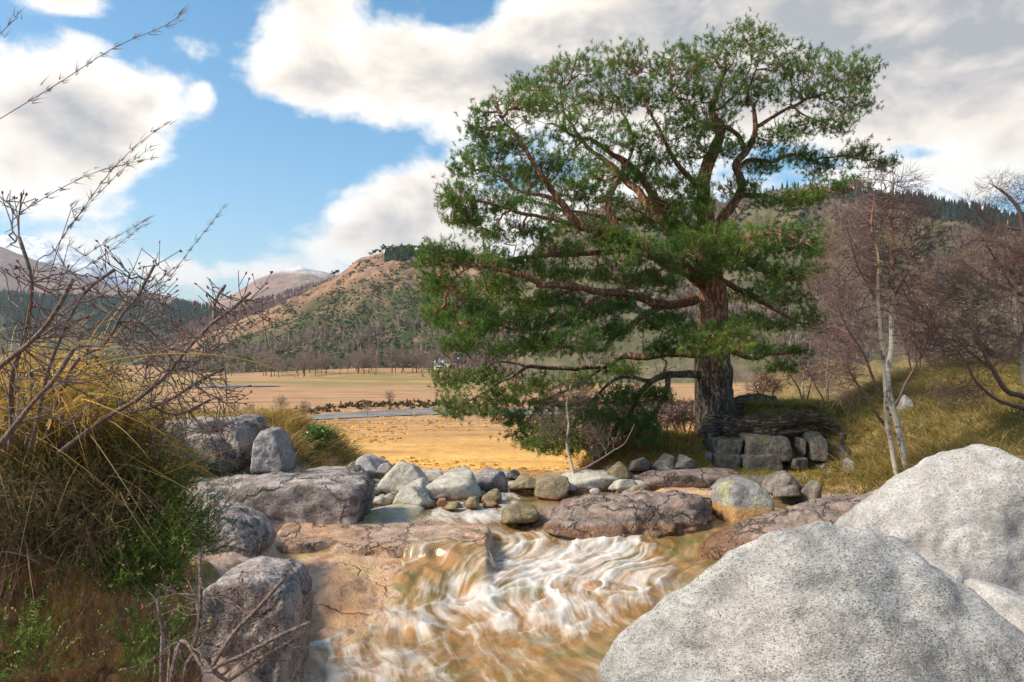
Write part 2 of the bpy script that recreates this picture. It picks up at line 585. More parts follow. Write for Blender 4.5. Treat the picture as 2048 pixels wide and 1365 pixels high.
M_needles = leaf_mat('pine_needles', 0.38, 0.5)
M_grass = leaf_mat('grass_blades', 0.40, 0.6)
M_heather = leaf_mat('heather_sprigs', 0.25, 0.7)
M_holly = leaf_mat('glossy_leaves', 0.15, 0.3, spec=.5)
M_bud = plain_mat('red_buds', (0.16, 0.045, 0.04), .5, .4, 60)
M_pinebark = bark_mat('pine_bark', (0.045, 0.035, 0.028), (0.26, 0.21, 0.17), (7, 7, 1.6), 1.0, (0.10, 0.11, 0.07), .05, hi=((0.16, 0.07, 0.04), (0.52, 0.26, 0.15)), hi_z=(2.4, 4.8))
M_pinetwig = bark_mat('pine_branch_bark', (0.20, 0.10, 0.065), (0.50, 0.27, 0.17), (8, 8, 8), .6)
M_root = bark_mat('root_bark', (0.03, 0.023, 0.017), (0.21, 0.16, 0.12), (1.1, 7, 9), .8, (0.09, 0.09, 0.03), .05)
M_twig = bark_mat('purple_brown_twigs', (0.12, 0.07, 0.065), (0.27, 0.165, 0.145), (20, 20, 20), .3)
M_shrubbark = bark_mat('grey_brown_shrub_bark', (0.085, 0.06, 0.052), (0.25, 0.185, 0.16), (40, 40, 40), .3, dist=.005)
M_stem = plain_mat('dry_grass_stem', (0.28, 0.20, 0.12), .7, .3, 30)


def birch_mat():
    m, t = material('birch_bark')
    P = t.pos()
    q = t.vm('MULTIPLY', P, (5, 5, 22))
    n = t.noise(q, 1.0, 3, .6)
    len_ = t.ss(n, .56, .64)
    patch = t.ss(t.noise(t.vm('MULTIPLY', P, (3, 3, 2.2)), 1.3, 4, .65), .52, .60)
    z = t.sep(P)[2]
    warm = t.ss(z, 3.4, 6.0)
    white = t.mix(warm, (0.50, 0.43, 0.35), (0.42, 0.20, 0.085))  # bark turns from cream to orange with height
    c = t.mix(t.m('MAXIMUM', t.m('MULTIPLY', len_, .7), t.m('MULTIPLY', patch, .85)), white, (0.05, 0.04, 0.035))
    finish(t, principled(t, c, .7, t.bump(n, .4, .02)))
    return m


M_birch = birch_mat()

# ------------------------------------------------------------------ ground
ZP = -9.0                                   # the valley floor


def ip(x, xs, ys):
    return np.interp(x, xs, ys)


def ground_z(X, Y):
    X, Y = np.asarray(X, float), np.asarray(Y, float)
    w1 = n2(X, Y, 0.8, 3, 1.0)
    w2 = n2(X, Y, 2.6, 3, 2.0)
    w3 = n2(X, Y, 0.35, 3, 3.0)
    bed = np.where(Y < 14, 0.57 * np.clip((Y - 7.6) / 5.2, 0, 1) - .14 - .12 * ss(12.6, 13.4, Y), .29) + 0.09 * w1 + 0.05 * w2
    # bedrock shelf left of the rapids, stepped down towards the camera
    s = ss(8.7, 11.4, Y + 0.35 * w1) * (1 - ss(-0.5, 0.0, X + 0.18 * w1 + 0.10 * (Y - 11.5))) * (1 - ss(13.6, 14.4, Y))
    top = 0.72 + 0.05 * w1 - 0.03 * (X + 1.2)
    shelf = lerp(bed, top, s)
    shelf = lerp(shelf, bed, .35) - .04
    z = np.maximum(bed, shelf)
    # a submerged hump under the rapids
    hump = np.exp(-(((X - 1.35) / .55) ** 2 + ((Y - 10.2) / .38) ** 2))
    z = z + 0.16 * hump
    # cobble bar behind the shelf
    bar = ss(14.1, 15.0, Y) * (1 - ss(-0.9, -0.35, X - 0.26 * (Y - 15) + 0.1 * w1))
    z = lerp(z, 0.62 + 0.06 * w2, bar)
    # right margin, bed of the side pool and bank
    xr = ip(Y, [3, 8, 10, 12, 13.5, 15.2, 16.2, 17.5, 19, 22, 30], [1.6, 2.2, 2.7, 3.6, 5.6, 5.6, 2.6, 1.7, 1.3, 1.2, 1.0]) + 0.25 * w1
    rb = np.clip((X - xr) * 0.55, 0, None)
    cap = ip(Y, [3, 10, 14, 17, 20, 23, 30], [1.2, .9, .7, .62, 1.0, 1.05, 0.4])
    rbz = np.minimum(0.3 + rb, cap) + 0.10 * w1 + 0.05 * w2
    hillside = np.clip(X - ip(Y, [5, 12, 16, 20, 26], [6.2, 6.4, 6.6, 6.9, 8.5]), 0, None)
    rbz = rbz + (1 - np.exp(-hillside * 0.22)) * 2.9 * (0.9 + 0.25 * w3)
    mr = ss(0, 0.5, X - xr)
    z = lerp(z, np.maximum(z, rbz), mr)
    # left bank
    xl = ip(Y, [0, 5, 8, 10, 12, 13.5, 15, 17, 18.5, 20], [-1.0, -1.7, -2.3, -2.8, -3.2, -3.4, -3.7, -3.3, -3.2, -3.2]) + 0.2 * w1
    lb = np.clip((xl - X) * 0.9, 0, None)
    lcap = ip(Y, [0, 4, 6, 9, 12, 15, 17.5, 20], [1.3, 1.8, 1.5, 1.0, 0.9, 1.1, 1.35, 1.2]) + ip(X, [-9, -5, -3], [.7, .25, 0]) * ss(15.5, 17, Y)
    z = np.maximum(z, np.where(X < xl, np.minimum(0.4 + lb, lcap) + 0.10 * w1, -99))
    e = ((X - 7.45) / 1.75) ** 2 + ((Y - 21.3) / 1.15) ** 2
    z = np.maximum(z, lerp(-3, 2.08 + .12 * w1, ss(1.25, .55, e)))
    e = ((X - 4.35) / 1.1) ** 2 + ((Y - 20.6) / 1.3) ** 2
    z = np.maximum(z, lerp(-2, 1.28 + .22 * w1 + .1 * w2, ss(1.3, .3, e)))
    e = ((X + 5.6) / 2.1) ** 2 + ((Y - 18.0) / 1.3) ** 2
    z = np.maximum(z, lerp(-2, 1.85 + .15 * w1, ss(1.3, .1, e)))
    e = ((X - 6.3) / 2.2) ** 2 + ((Y - 18.5) / 1.0) ** 2
    z = lerp(z, np.minimum(z, .60 + .05 * w2), ss(1.2, .7, e))
    # where the photographer stands
    z = np.maximum(z, lerp(1.55, -0.5, ss(0.8, 2.6, Y + 0.2 * w1)) - 0.0 * X)
    # falls away to the valley floor
    drop0 = ip(X, [-6, -3, 0, 1.5, 4, 8, 12, 20], [19.5, 18.8, 18.2, 19.5, 23.5, 26, 34, 60])
    fall = np.clip(Y - drop0, 0, None)
    z = z - 0.26 * fall ** 1.06 - 0.03 * np.minimum(fall, 4)
    und = 0.12 * n2(X, Y, 0.02, 3, 5.0) * ss(60, 140, Y) + 0.10 * n2(X, Y, 0.22, 2, 6.0) * ss(30, 80, Y) * (1 - ss(200, 400, Y))
    plain = ZP + und + 7.6 * ss(390, 680, Y) * (.45 + .55 * ss(-.36, -.16, X / np.maximum(Y, 1))) + 4.0 * ss(700, 1500, Y)
    rise = 10 * ss(160, 420, Y) * ss(0.25, 0.62, X / np.maximum(Y, 1)) + 14 * ss(35, 70, X - 0.14 * Y) * ss(45, 80, Y) * (1 - ss(260, 420, Y)) * 0.25
    plain = plain + rise
    return np.maximum(z, plain) if True else z


ys = np.concatenate([np.linspace(-4, 2.4, 24, endpoint=False), np.linspace(2.4, 25, 330, endpoint=False), np.geomspace(25, 14000, 190)])
us = np.linspace(-1, 1, 480)
us = np.sign(us) * (0.55 * np.abs(us) + 0.45 * np.abs(us) ** 2.2)
UU, YY = np.meshgrid(us, ys)
XX = UU * (0.95 * np.maximum(YY, 0) + 9)
ZZ = ground_z(XX, YY)
nr, nc = XX.shape


def grid_faces(nr, nc):
    i, j = np.meshgrid(np.arange(nr - 1), np.arange(nc - 1), indexing='ij')
    a = i * nc + j
    return np.stack([a, a + 1, a + nc + 1, a + nc], -1).reshape(-1, 4)


# how grassy: banks yes, the bed and the rock shelf no
w1 = n2(XX, YY, 0.9, 3, 11.0)
gr = np.maximum(ss(0.78, 0.95, ZZ + 0.16 * w1) * ss(1.2, 2.2, XX) * ss(15, 17, YY + XX * .3), ss(0.98, 1.15, ZZ + 0.1 * w1) * (XX < -2.5))
gr = np.maximum(gr, ss(1.0, 1.3, ZZ + .2 * w1) * ss(5.5, 6.5, XX))
gr = np.maximum(gr, ss(18.6, 19.4, YY + w1))
pl = ss(30, 60, YY) * (1 - ss(.24, .32, XX / np.maximum(YY, 1)) * (1 - ss(70, 150, YY)))

m, t = material('ground')
P = t.pos()
x, y, z = t.sep(P)
g, p = t.attr('grassy'), t.attr('plain')
# bedrock
w = t.noise(P, 1.3, 3, .6, color=True)
Pw = t.vm('ADD', P, t.vm('SCALE', w, .4))
med = t.noise(Pw, 3.2, 5, .62)
big = t.noise(Pw, .8, 3, .5)
fine = t.noise(P, 34, 4, .7)
rock = t.mix(t.ss(med, .3, .7), (0.36, 0.19, 0.09), (0.66, 0.46, 0.31))
rock = t.mix(t.m('MULTIPLY', t.ss(big, .42, .62), .65), rock, (0.48, 0.23, 0.085))
rock = t.mix(t.m('MULTIPLY', t.ss(t.noise(Pw, 1.6, 4, .6), .54, .66), .5), rock, (0.34, 0.32, 0.08))
rock = t.mix(t.m('MULTIPLY', t.ss(fine, .54, .68), .4), rock, (0.06, 0.04, 0.03))
dry = t.ss(z, .50, .72)
rock = t.mix(t.m('MULTIPLY', dry, .75), rock, t.mix(med, (0.36, 0.25, 0.19), (0.58, 0.45, 0.36)))
cr = t.m('MULTIPLY', t.ss(big, .45, .6), t.m('SUBTRACT', 1.0, t.ss(t.voro(t.vm('ADD', t.vm('MULTIPLY', Pw, (.3, 1.1, 1.5)), t.vm('SCALE', w, .9)), .8, 'DISTANCE_TO_EDGE'), 0, .025)))
stn = t.noise(t.vm('MULTIPLY', Pw, (1.2, .5, 2.5)), 1.6, 6, .68)
rock = t.mix(t.m('MULTIPLY', t.ss(stn, .5, .64), .75), rock, (0.13, 0.075, 0.045))
rock = t.mix(t.m('MULTIPLY', t.ss(t.noise(Pw, 6.5, 6, .7), .52, .7), .5), rock, (0.50, 0.42, 0.36))
rock = t.mix(t.m('MULTIPLY', cr, .8), rock, (0.03, 0.02, 0.015))
# turf on the near banks
gn = t.noise(P, 5, 5, .65)
turf = t.ramp(gn, [(.25, (0.05, 0.038, 0.012)), (.45, (0.13, 0.10, 0.025)), (.6, (0.25, 0.17, 0.055)), (.8, (0.34, 0.23, 0.09))])
# the golden flats
py_ = t.vm('MULTIPLY', P, (.035, .1, 1))
f1 = t.noise(py_, 1.0, 6, .65)
f2 = t.noise(t.vm('MULTIPLY', P, (.25, .8, 1)), 1.0, 4, .7)
gold = t.ramp(t.m('ADD', t.m('MULTIPLY', f1, .6), t.m('MULTIPLY', f2, .4)), [(.34, (0.34, 0.18, 0.06)), (.44, (0.60, 0.31, 0.085)), (.54, (0.76, 0.42, 0.10)), (.68, (0.82, 0.52, 0.15))])
tan = t.ramp(f1, [(.35, (0.28, 0.14, 0.07)), (.5, (0.46, 0.255, 0.12)), (.65, (0.56, 0.34, 0.165))])
far = t.ss(t.m('ADD', y, t.m('MULTIPLY', f1, 60)), 120, 210)
flat = t.mix(far, gold, tan)
olive = t.m('MULTIPLY', t.ss(t.noise(t.vm('MULTIPLY', P, (.006, .012, 1)), 1.0, 4, .6), .48, .6), t.ss(y, 280, 420))
flat = t.mix(olive, flat, (0.28, 0.22, 0.06))
c = t.mix(g, rock, turf)
c = t.mix(p, c, flat)
h = t.m('ADD', t.m('MULTIPLY_ADD', stn, .8, med), t.m('MULTIPLY_ADD', fine, .3, t.m('MULTIPLY', cr, -.8)))
nb = t.bump(h, .8, .06)
nb = t.bump(t.m('MULTIPLY', f2, p), .9, 1.2, nb)
wetr = t.m('MULTIPLY', t.m('SUBTRACT', 1.0, t.m('MAXIMUM', g, p)), t.m('SUBTRACT', 1.0, dry))
finish(t, principled(t, c, t.lin(wetr, 0, 1, .85, .28), nb, .35))
M_ground = m
gd = mesh_data('ground', np.stack([XX, YY, ZZ], -1).reshape(-1, 3), [grid_faces(nr, nc)], attrs={'grassy': gr, 'plain': pl})
tag(link('ground', gd, M_ground), kind='structure')

# the layered bedrock shelf, finer than the sheet it rises from


def shelf_z(X, Y):
    w1, w2 = n2(X, Y, .8, 3, 1.0), n2(X, Y, 2.6, 3, 2.0)
    sharp = np.abs(n2(X * .45, Y, 1.2, 2, 61.0)) + .22 * np.abs(n2(X * .6, Y, 3.4, 2, 62.0))
    sl = ss(9.2, 11.5, Y + .12 * w1)
    plane = lerp(-.12, .70, sl) + .02 * (X + 1.5) * -1 - .14 * ss(12.3, 13.1, Y)
    q = plane * 4.6 + .8 * (sharp - .3) + .15 * w1 + .16 * (X + 1.5)
    f_ = q - np.floor(q)
    lay = (np.floor(q) + .82 * ss(.80, .96, f_) + .18 * f_) / 4.6 - .02
    k = ss(-.75, -1.15, X + .25 * w1) * ss(12.6, 11.6, Y + .3 * w1)
    z = lerp(plane, lay, k) + .012 * n2(X, Y, 9.0, 3, 63.0) + .02 * w2 * (1 - k)
    edge = (1 - ss(-.42, .02, X + .18 * w1 + .10 * (Y - 11.5))) * (1 - ss(13.5, 14.3, Y)) * ss(8.5, 8.9, Y) * ss(-3.9, -3.5, X)
    return lerp(-.4, z, edge)


SXs, SYs = np.meshgrid(np.linspace(-4.0, .25, 230), np.linspace(8.4, 14.4, 330))
M_shelf = rock_mat('wet_orange_bedrock', (0.56, 0.40, 0.29), (0.28, 0.165, 0.10), 26, .45, (0.09, 0.055, 0.035), .6, (0.50, 0.25, 0.10), .65, cracks=.55, crack_scale=.9, bump=.8, rough=.42, blotch_scale=1.5, stretch=(.7, 1, 1.6))
tag(link('bedrock', mesh_data('bedrock', np.stack([SXs, SYs, shelf_z(SXs, SYs)], -1).reshape(-1, 3), [grid_faces(*SXs.shape)]), M_shelf), kind='structure')

# ------------------------------------------------------------------ hills and mountains


def hill(name, ridge, Yr, Yb, zb, mat, nx=260, nt_=90, amp=8.0, nscale=0.004, power=1.0, crag=0.0, x0=None, x1=None):
    """slope rising from its foot at Yb to a ridge at Yr, then falling behind"""
    ridge = np.array(ridge, float)
    px = np.linspace(ridge[0, 0], ridge[-1, 0], nx)
    py = np.interp(px, ridge[:, 0], ridge[:, 1])
    py = np.convolve(np.pad(py, 3, mode='edge'), np.ones(7) / 7, 'valid')
    zr = ZC - (py - HY) / F * Yr
    tt = np.concatenate([np.linspace(0, 1, nt_), np.linspace(1.02, 1.6, 16)])
    PX, TT = np.meshgrid(px, tt)
    Yd = Yb + (Yr - Yb) * TT
    X = (PX - 1024) / F * lerp(Yd, np.full_like(Yd, Yr), 0.0)
    g = np.where(TT <= 1, np.sin(np.clip(TT, 0, 1) * np.pi / 2 * .86) / math.sin(np.pi / 2 * .86), 1 - (TT - 1) ** 1.1 * 1.1) ** power
    Z = zb + (zr[None] - zb) * g
    P = np.stack([X.ravel() * nscale, Yd.ravel() * nscale, np.full(X.size, Yr * .01)], 1)
    nz = fbm(P, 6, .52).reshape(X.shape)
    if crag:
        nz = nz + crag * (0.6 - np.abs(fbm(P * 2.7, 4, .55)).reshape(X.shape))
    Z = Z + amp * nz * np.clip(TT * 2.5, 0, 1) * np.where(TT < 1, np.clip((1.03 - TT) * 8, .12, 1), .3)
    o = tag(link(name, mesh_data(name, np.stack([X, Yd, Z], -1).reshape(-1, 3), [grid_faces(*X.shape)], attrs={'up': TT, 'along': (PX - 1024) / F}), mat), kind='structure')
    def surf(qpx, qt):
        i = np.clip((np.asarray(qpx) - px[0]) / (px[-1] - px[0]) * (nx - 1), 0, nx - 1.001)
        j = np.interp(qt, tt, np.arange(len(tt)))
        i0, j0 = i.astype(int), np.clip(j.astype(int), 0, len(tt) - 2)
        a, b = i - i0, j - j0
        G = np.stack([X, Yd, Z], -1)
        return (G[j0, i0] * ((1 - a) * (1 - b))[:, None] + G[j0, i0 + 1] * (a * (1 - b))[:, None] + G[j0 + 1, i0] * ((1 - a) * b)[:, None] + G[j0 + 1, i0 + 1] * (a * b)[:, None])
    return o, surf


def moor_mat(name, cols, scale, veg=None, veg_lo=(.2, .5), snow=None, rockc=(0.15, 0.125, 0.12), rock_amt=.6):
    m, t = material(name)
    P = t.pos()
    n = t.noise(P, scale, 7, .65)
    s2 = t.noise(t.vm('MULTIPLY', P, (1, 1, .4)), scale * 6, 5, .7)
    v = t.m('ADD', t.m('MULTIPLY', n, .55), t.m('MULTIPLY', s2, .45))
    c = t.ramp(v, [(.36, cols[0]), (.5, cols[1]), (.64, cols[2])])
    c = t.mix(t.m('MULTIPLY', t.ss(t.noise(P, scale * 2.3, 6, .68), .55, .66), rock_amt), c, rockc)
    up = t.attr('up')
    if veg is not None:
        vm_ = t.m('SUBTRACT', 1.0, t.ss(t.m('ADD', up, t.m('MULTIPLY_ADD', n, 1.1, -.55)), *veg_lo))
        vm_ = t.m('MULTIPLY', vm_, t.ss(s2, .34, .5))
        c = t.mix(vm_, c, veg)
    if snow is not None:
        zz = t.sep(P)[2]
        sm = t.ss(t.m('ADD', zz, t.m('MULTIPLY_ADD', v, snow[2], -snow[2] / 2)), snow[0], snow[1])
        c = t.mix(sm, c, (0.78, 0.80, 0.84))
    finish(t, principled(t, c, .95, t.bump(v, .7, 1.0 / scale * .12), .05))
    return m


BRACKEN = [(0.16, 0.09, 0.06), (0.285, 0.17, 0.11), (0.37, 0.24, 0.15)]
MAUVE = [(0.17, 0.12, 0.11), (0.26, 0.18, 0.15), (0.34, 0.24, 0.18)]
M_snowmtn = moor_mat('snowy_mountain', MAUVE, .0016, snow=(120, 330, 420))
M_mtn = moor_mat('heather_mountain', MAUVE, .0022, snow=(330, 420, 200))
M_shoulder = moor_mat('brown_moor_shoulder', MAUVE, .002, snow=None)
M_forest = moor_mat('forest_floor', [(0.03, 0.04, 0.03), (0.05, 0.06, 0.04), (0.09, 0.07, 0.05)], .01)
M_larch = moor_mat('bare_larch_slope', [(0.08, 0.05, 0.045), (0.13, 0.085, 0.07), (0.17, 0.11, 0.085)], .012)
M_hillA = moor_mat('bracken_hill', BRACKEN, .012, veg=(0.055, 0.07, 0.03), veg_lo=(.25, .75))
M_hillB = moor_mat('birch_hill', [(0.12, 0.095, 0.06), (0.22, 0.155, 0.10), (0.32, 0.215, 0.13)], .012, veg=(0.12, 0.11, 0.06), veg_lo=(.4, .9))

hill('mountain', [(-500, 500), (-200, 470), (0, 476), (60, 482), (95, 488), (140, 505), (185, 519), (215, 540), (260, 575), (300, 600), (380, 640), (480, 680)], 5200, 3700, -5, M_snowmtn, amp=60, nscale=.0012, crag=.6)
hill('mountain', [(-500, 400), (-200, 455), (0, 492), (60, 515), (130, 540), (210, 565), (300, 586), (370, 598), (430, 612), (520, 660)], 3600, 2500, -5, M_shoulder, amp=30, nscale=.0016)
hill('mountain', [(360, 640), (420, 608), (470, 588), (510, 560), (555, 543), (600, 538), (640, 546), (680, 556), (760, 590), (860, 640)], 3300, 2300, -5, M_mtn, amp=26, nscale=.002, crag=.4)
hill('mountain', [(1560, 560), (1660, 450), (1740, 372), (1790, 352), (1840, 364), (1900, 384), (1960, 412), (2050, 440), (2200, 470)], 5200, 3900, -5, M_snowmtn, amp=50, nscale=.0012, crag=.6)
_, surf_left = hill('hill', [(-400, 560), (-100, 590), (100, 600), (250, 604), (340, 612), (420, 622), (520, 650), (640, 700)], 2100, 1300, -14, M_forest, amp=10)
_, surf_larch = hill('hill', [(300, 700), (380, 655), (460, 625), (560, 596), (640, 574), (700, 556), (800, 548), (950, 580)], 1500, 1050, -14, M_larch, amp=8)
HA = [(330, 712), (400, 690), (450, 664), (520, 632), (600, 592), (650, 568), (690, 545), (720, 524), (760, 514), (810, 508), (850, 506), (900, 506), (960, 512), (1040, 535), (1130, 580), (1230, 650), (1330, 720)]
_, surf_A = hill('hill', HA, 960, 640, -14, M_hillA, nx=400, nt_=150, amp=7, nscale=.012, crag=.9)
HB = [(840, 760), (900, 735), (960, 690), (1020, 600), (1070, 525), (1120, 470), (1200, 446), (1350, 436), (1480, 420), (1540, 408), (1600, 408), (1680, 416), (1780, 430), (1900, 452), (2050, 466), (2300, 456)]
_, surf_B = hill('hill', HB, 1250, 430, -14, M_hillB, nx=400, nt_=150, amp=20, nscale=.006, crag=1.0)


# river on the valley floor
def ribbon(name, upper, lower, z, mat, n=80):
    u, l = np.array(upper, float), np.array(lower, float)
    px = np.linspace(u[0, 0], u[-1, 0], n)
    a = np.stack([onz(x, np.interp(x, u[:, 0], u[:, 1]), z) for x in px])
    b = np.stack([onz(x, np.interp(x, l[:, 0], l[:, 1]), z) for x in px])
    mid = (a + b) / 2
    V = np.stack([b, mid, a], 0).reshape(-1, 3)
    return mesh_data(name, V, [grid_faces(3, n)])


m, t = material('river_water')
n = t.noise(t.vm('MULTIPLY', t.pos(), (.15, .6, 1)), 1.0, 5, .6)
finish(t, principled(t, t.mix(t.ss(n, .4, .6), (0.10, 0.09, 0.085), (0.33, 0.29, 0.27)), .25, t.bump(n, .3, .2), .5))
tag(link('river', ribbon('river', [(300, 846), (560, 837), (650, 829), (720, 823), (800, 818), (900, 815), (1100, 818), (1300, 812), (1500, 815)], [(300, 849), (560, 842), (650, 838), (720, 835), (800, 831), (900, 828), (1100, 830), (1300, 824), (1500, 824)], ZP + .16, m), m), kind='structure')
tag(link('river', ribbon('river', [(380, 773), (430, 771), (500, 770), (560, 771)], [(380, 776), (430, 774), (500, 773), (560, 772)], ZP + .45, m), m), kind='structure')

# ------------------------------------------------------------------ stream


def water_z(X, Y):
    """mean surface: pool above the step, chute, and the pool at the camera"""
    wob = 0.35 * n2(X, Y, .7, 2, 21.0) + 0.13 * n2(X, Y, 2.2, 2, 22.0)
    s = Y + wob + 0.22 * (X - 0.5) * ss(3, -1, X)
    up = 0.40 * np.clip((s - 7.6) / 5.2, 0, 1) + 0.09 * ss(9.5, 10.3, s) + .08 * ss(11.4, 12.4, s)
    return up - 0.02


xs = np.linspace(-3.6, 6.2, 400)
ysw = np.linspace(6.6, 19.6, 470)
WX, WY = np.meshgrid(xs, ysw)
WZ = water_z(WX, WY)
GZ = np.maximum(ground_z(WX, WY), np.where(WX < .25, shelf_z(WX, WY), -9))
FOAM = [(960, 1035, 90, 16, 1.9), (930, 1022, 60, 12, 1.6), (1010, 990, 50, 22, 1.6), (1040, 965, 30, 10, 1.2), (1040, 1090, 80, 30, 1.1), (1130, 1095, 90, 40, 1.4), (1210, 1075, 80, 34, 1.8), (1280, 1110, 50, 30, 1.2), (1190, 1130, 110, 32, 1.6),
        (1060, 1160, 80, 34, 1.4), (960, 1190, 70, 30, 1.1), (870, 1215, 80, 32, .8), (800, 1250, 70, 24, .85), (1110, 1200, 100, 34, .8), (1250, 1165, 70, 22, .8), (1280, 1200, 60, 18, .7), (960, 1245, 120, 26, .75), (1150, 1255, 110, 20, .55),
        (900, 1110, 110, 14, .35), (860, 1145, 90, 16, .4), (690, 1300, 80, 50, .38), (1250, 1240, 70, 16, .6)]
foam = np.zeros_like(WX)
PXW, PYW = 1024 + F * WX / WY, HY - F * (WZ - ZC) / WY
for (cx, cyy, rx, ry, wgt) in FOAM:
    c = onz(cx, cyy, float(water_z(np.array([0.]), np.array([F * 3.0 / (cyy - HY)]))[0]))
    foam = foam + wgt * np.exp(-(((WX - c[0]) / (rx / F * c[1])) ** 2 + ((WY - c[1]) / (ry * c[1] ** 2 / (F * (ZC - c[2])))) ** 2))
foam = foam + (.7 + .5 * ss(-.3, -1.2, WX)) * np.clip(n2(WX, WY, .8, 3, 51.0) + .35, 0, 1) * ss(10.8, 9.6, WY)
foam = 1 - np.exp(-.62 * foam)
# the flow comes from the top, bears right round the island and runs down to the left
fl = WX + 0.42 * (WY - 9.0) * ss(12.5, 9.5, WY) - 0.9 * np.exp(-((WY - 12.0) / 1.2) ** 2)
FW = n2(WX, WY, .9, 3, 31.0)
fu = fl + .16 * FW
fv = WY - 0.35 * WX + .2 * n2(WX, WY, .8, 3, 33.0)
str_ = fbm(np.stack([fu.ravel() * 5.5, fv.ravel() * 1.5, np.zeros(fu.size)], 1), 4, .55).reshape(fu.shape)
chop = fbm(np.stack([fu.ravel() * 2.0, fv.ravel() * 1.4, np.ones(fu.size) * 4], 1), 4, .55).reshape(fu.shape)
calm = ss(12.6, 13.6, WY)
iso = fbm(np.stack([WX.ravel() * 1.7, WY.ravel() * 1.7, np.zeros(fu.size)], 1), 5, .55).reshape(fu.shape)
crest = np.clip(1 - 2.4 * np.abs(fbm(np.stack([fu.ravel() * 1.3, fv.ravel() * 1.5, np.full(fu.size, 9.)], 1), 3, .5)).reshape(fu.shape), 0, 1) ** 1.5
rap = np.clip(foam * 1.4, 0, 1) * ss(13.0, 12.4, WY)
foam = np.clip(foam * .50 + .30 * crest * rap + .25 * foam * calm, 0, 1)
WZ = WZ + .03 * crest * rap
WZ = WZ + (0.06 * iso + 0.008 * str_) * lerp(1, .35, calm) * (0.35 + .8 * foam) + 0.05 * foam
# a thin sheet slides over the lower edge of the shelf
film = GZ + 0.018 + 0.012 * np.clip(str_, -.5, 1)
fm = ss(-1.9, -1.2, WX + .3 * FW) * (1 - ss(11.0, 11.6, WY + .25 * FW)) * ss(8.3, 8.6, WY) * ss(0.6, 0.0, WX)
WZ = np.maximum(WZ, np.where(fm > .5, film, -9))
foam = np.maximum(foam, fm * .22)

m, t = material('stream_water')
P = t.pos()
fo, u_, v_ = t.attr('foam'), t.attr('fu'), t.attr('fv')
q = t.comb(t.m('MULTIPLY', u_, 3.4), t.m('MULTIPLY', v_, .95), 0.0)
warp = t.noise(q, .8, 3, .55, color=True)
q = t.vm('ADD', q, t.vm('SCALE', warp, .35))
s1 = t.noise(q, 1.7, 6, .58)
s2 = t.noise(t.vm('MULTIPLY', q, (2.6, .55, 1)), 2.2, 5, .6)
st = t.m('ADD', t.m('MULTIPLY', s1, .74), t.m('MULTIPLY', s2, .26))
fm_ = t.m('MULTIPLY', t.m('ADD', t.m('SUBTRACT', st, .64), t.m('MULTIPLY', fo, .60)), 2.0, clamp=True)
fm_ = t.m('MULTIPLY', t.m('MULTIPLY', fm_, t.ss(fo, .04, .25)), .93)
rip = t.noise(t.vm('MULTIPLY', P, (7, 12, 1)), 1.0, 3, .5)
h = t.m('ADD', t.m('MULTIPLY', st, 1.0), t.m('MULTIPLY', rip, .18))
nb = t.bump(h, .35, .06)
fr = t.node('ShaderNodeFresnel', {'IOR': 1.33, 'Normal': nb}).outputs[0]
gl = t.node('ShaderNodeBsdfGlossy', {'Color': (1, 1, 1, 1), 'Roughness': .22, 'Normal': nb})
dp = t.mix(t.ss(st, .35, .65), (0.92, 0.72, 0.45), (0.97, 0.88, 0.70))
tr = t.node('ShaderNodeBsdfTransparent', {'Color': dp})
lf = t.noise(t.vm('MULTIPLY', P, (1.0, 1.3, 1)), 1.1, 3, .5)
bcol = t.ramp(lf, [(.36, (0.36, 0.31, 0.09)), (.47, (0.60, 0.33, 0.10)), (.56, (0.62, 0.40, 0.17)), (.66, (0.70, 0.60, 0.44))])
body = t.node('ShaderNodeBsdfDiffuse', {'Color': t.mix(t.m('MULTIPLY', t.ss(st, .42, .72), .6), bcol, (0.78, 0.66, 0.46)), 'Normal': nb})
wtr = t.node('ShaderNodeMixShader', {0: t.lin(st, .3, .7, .2, .55), 1: tr.outputs[0], 2: body.outputs[0]})
wat = t.node('ShaderNodeMixShader', {0: t.m('MULTIPLY_ADD', fr, 1.0, .02), 1: wtr.outputs[0], 2: gl.outputs[0]})
foamc = t.node('ShaderNodeBsdfDiffuse', {'Color': (0.90, 0.89, 0.88, 1), 'Normal': t.bump(st, .2, .05)})
finish(t, t.node('ShaderNodeMixShader', {0: fm_, 1: wat.outputs[0], 2: foamc.outputs[0]}))
M_water = m
keep = WZ > GZ - 0.12
wf = grid_faces(*WX.shape)
wf = wf[keep.ravel()[wf].any(1)]
tag(link('stream_water', mesh_data('stream_water', np.stack([WX, WY, WZ], -1).reshape(-1, 3), [wf], attrs={'foam': foam, 'fu': fu, 'fv': fv}), M_water), kind='structure')

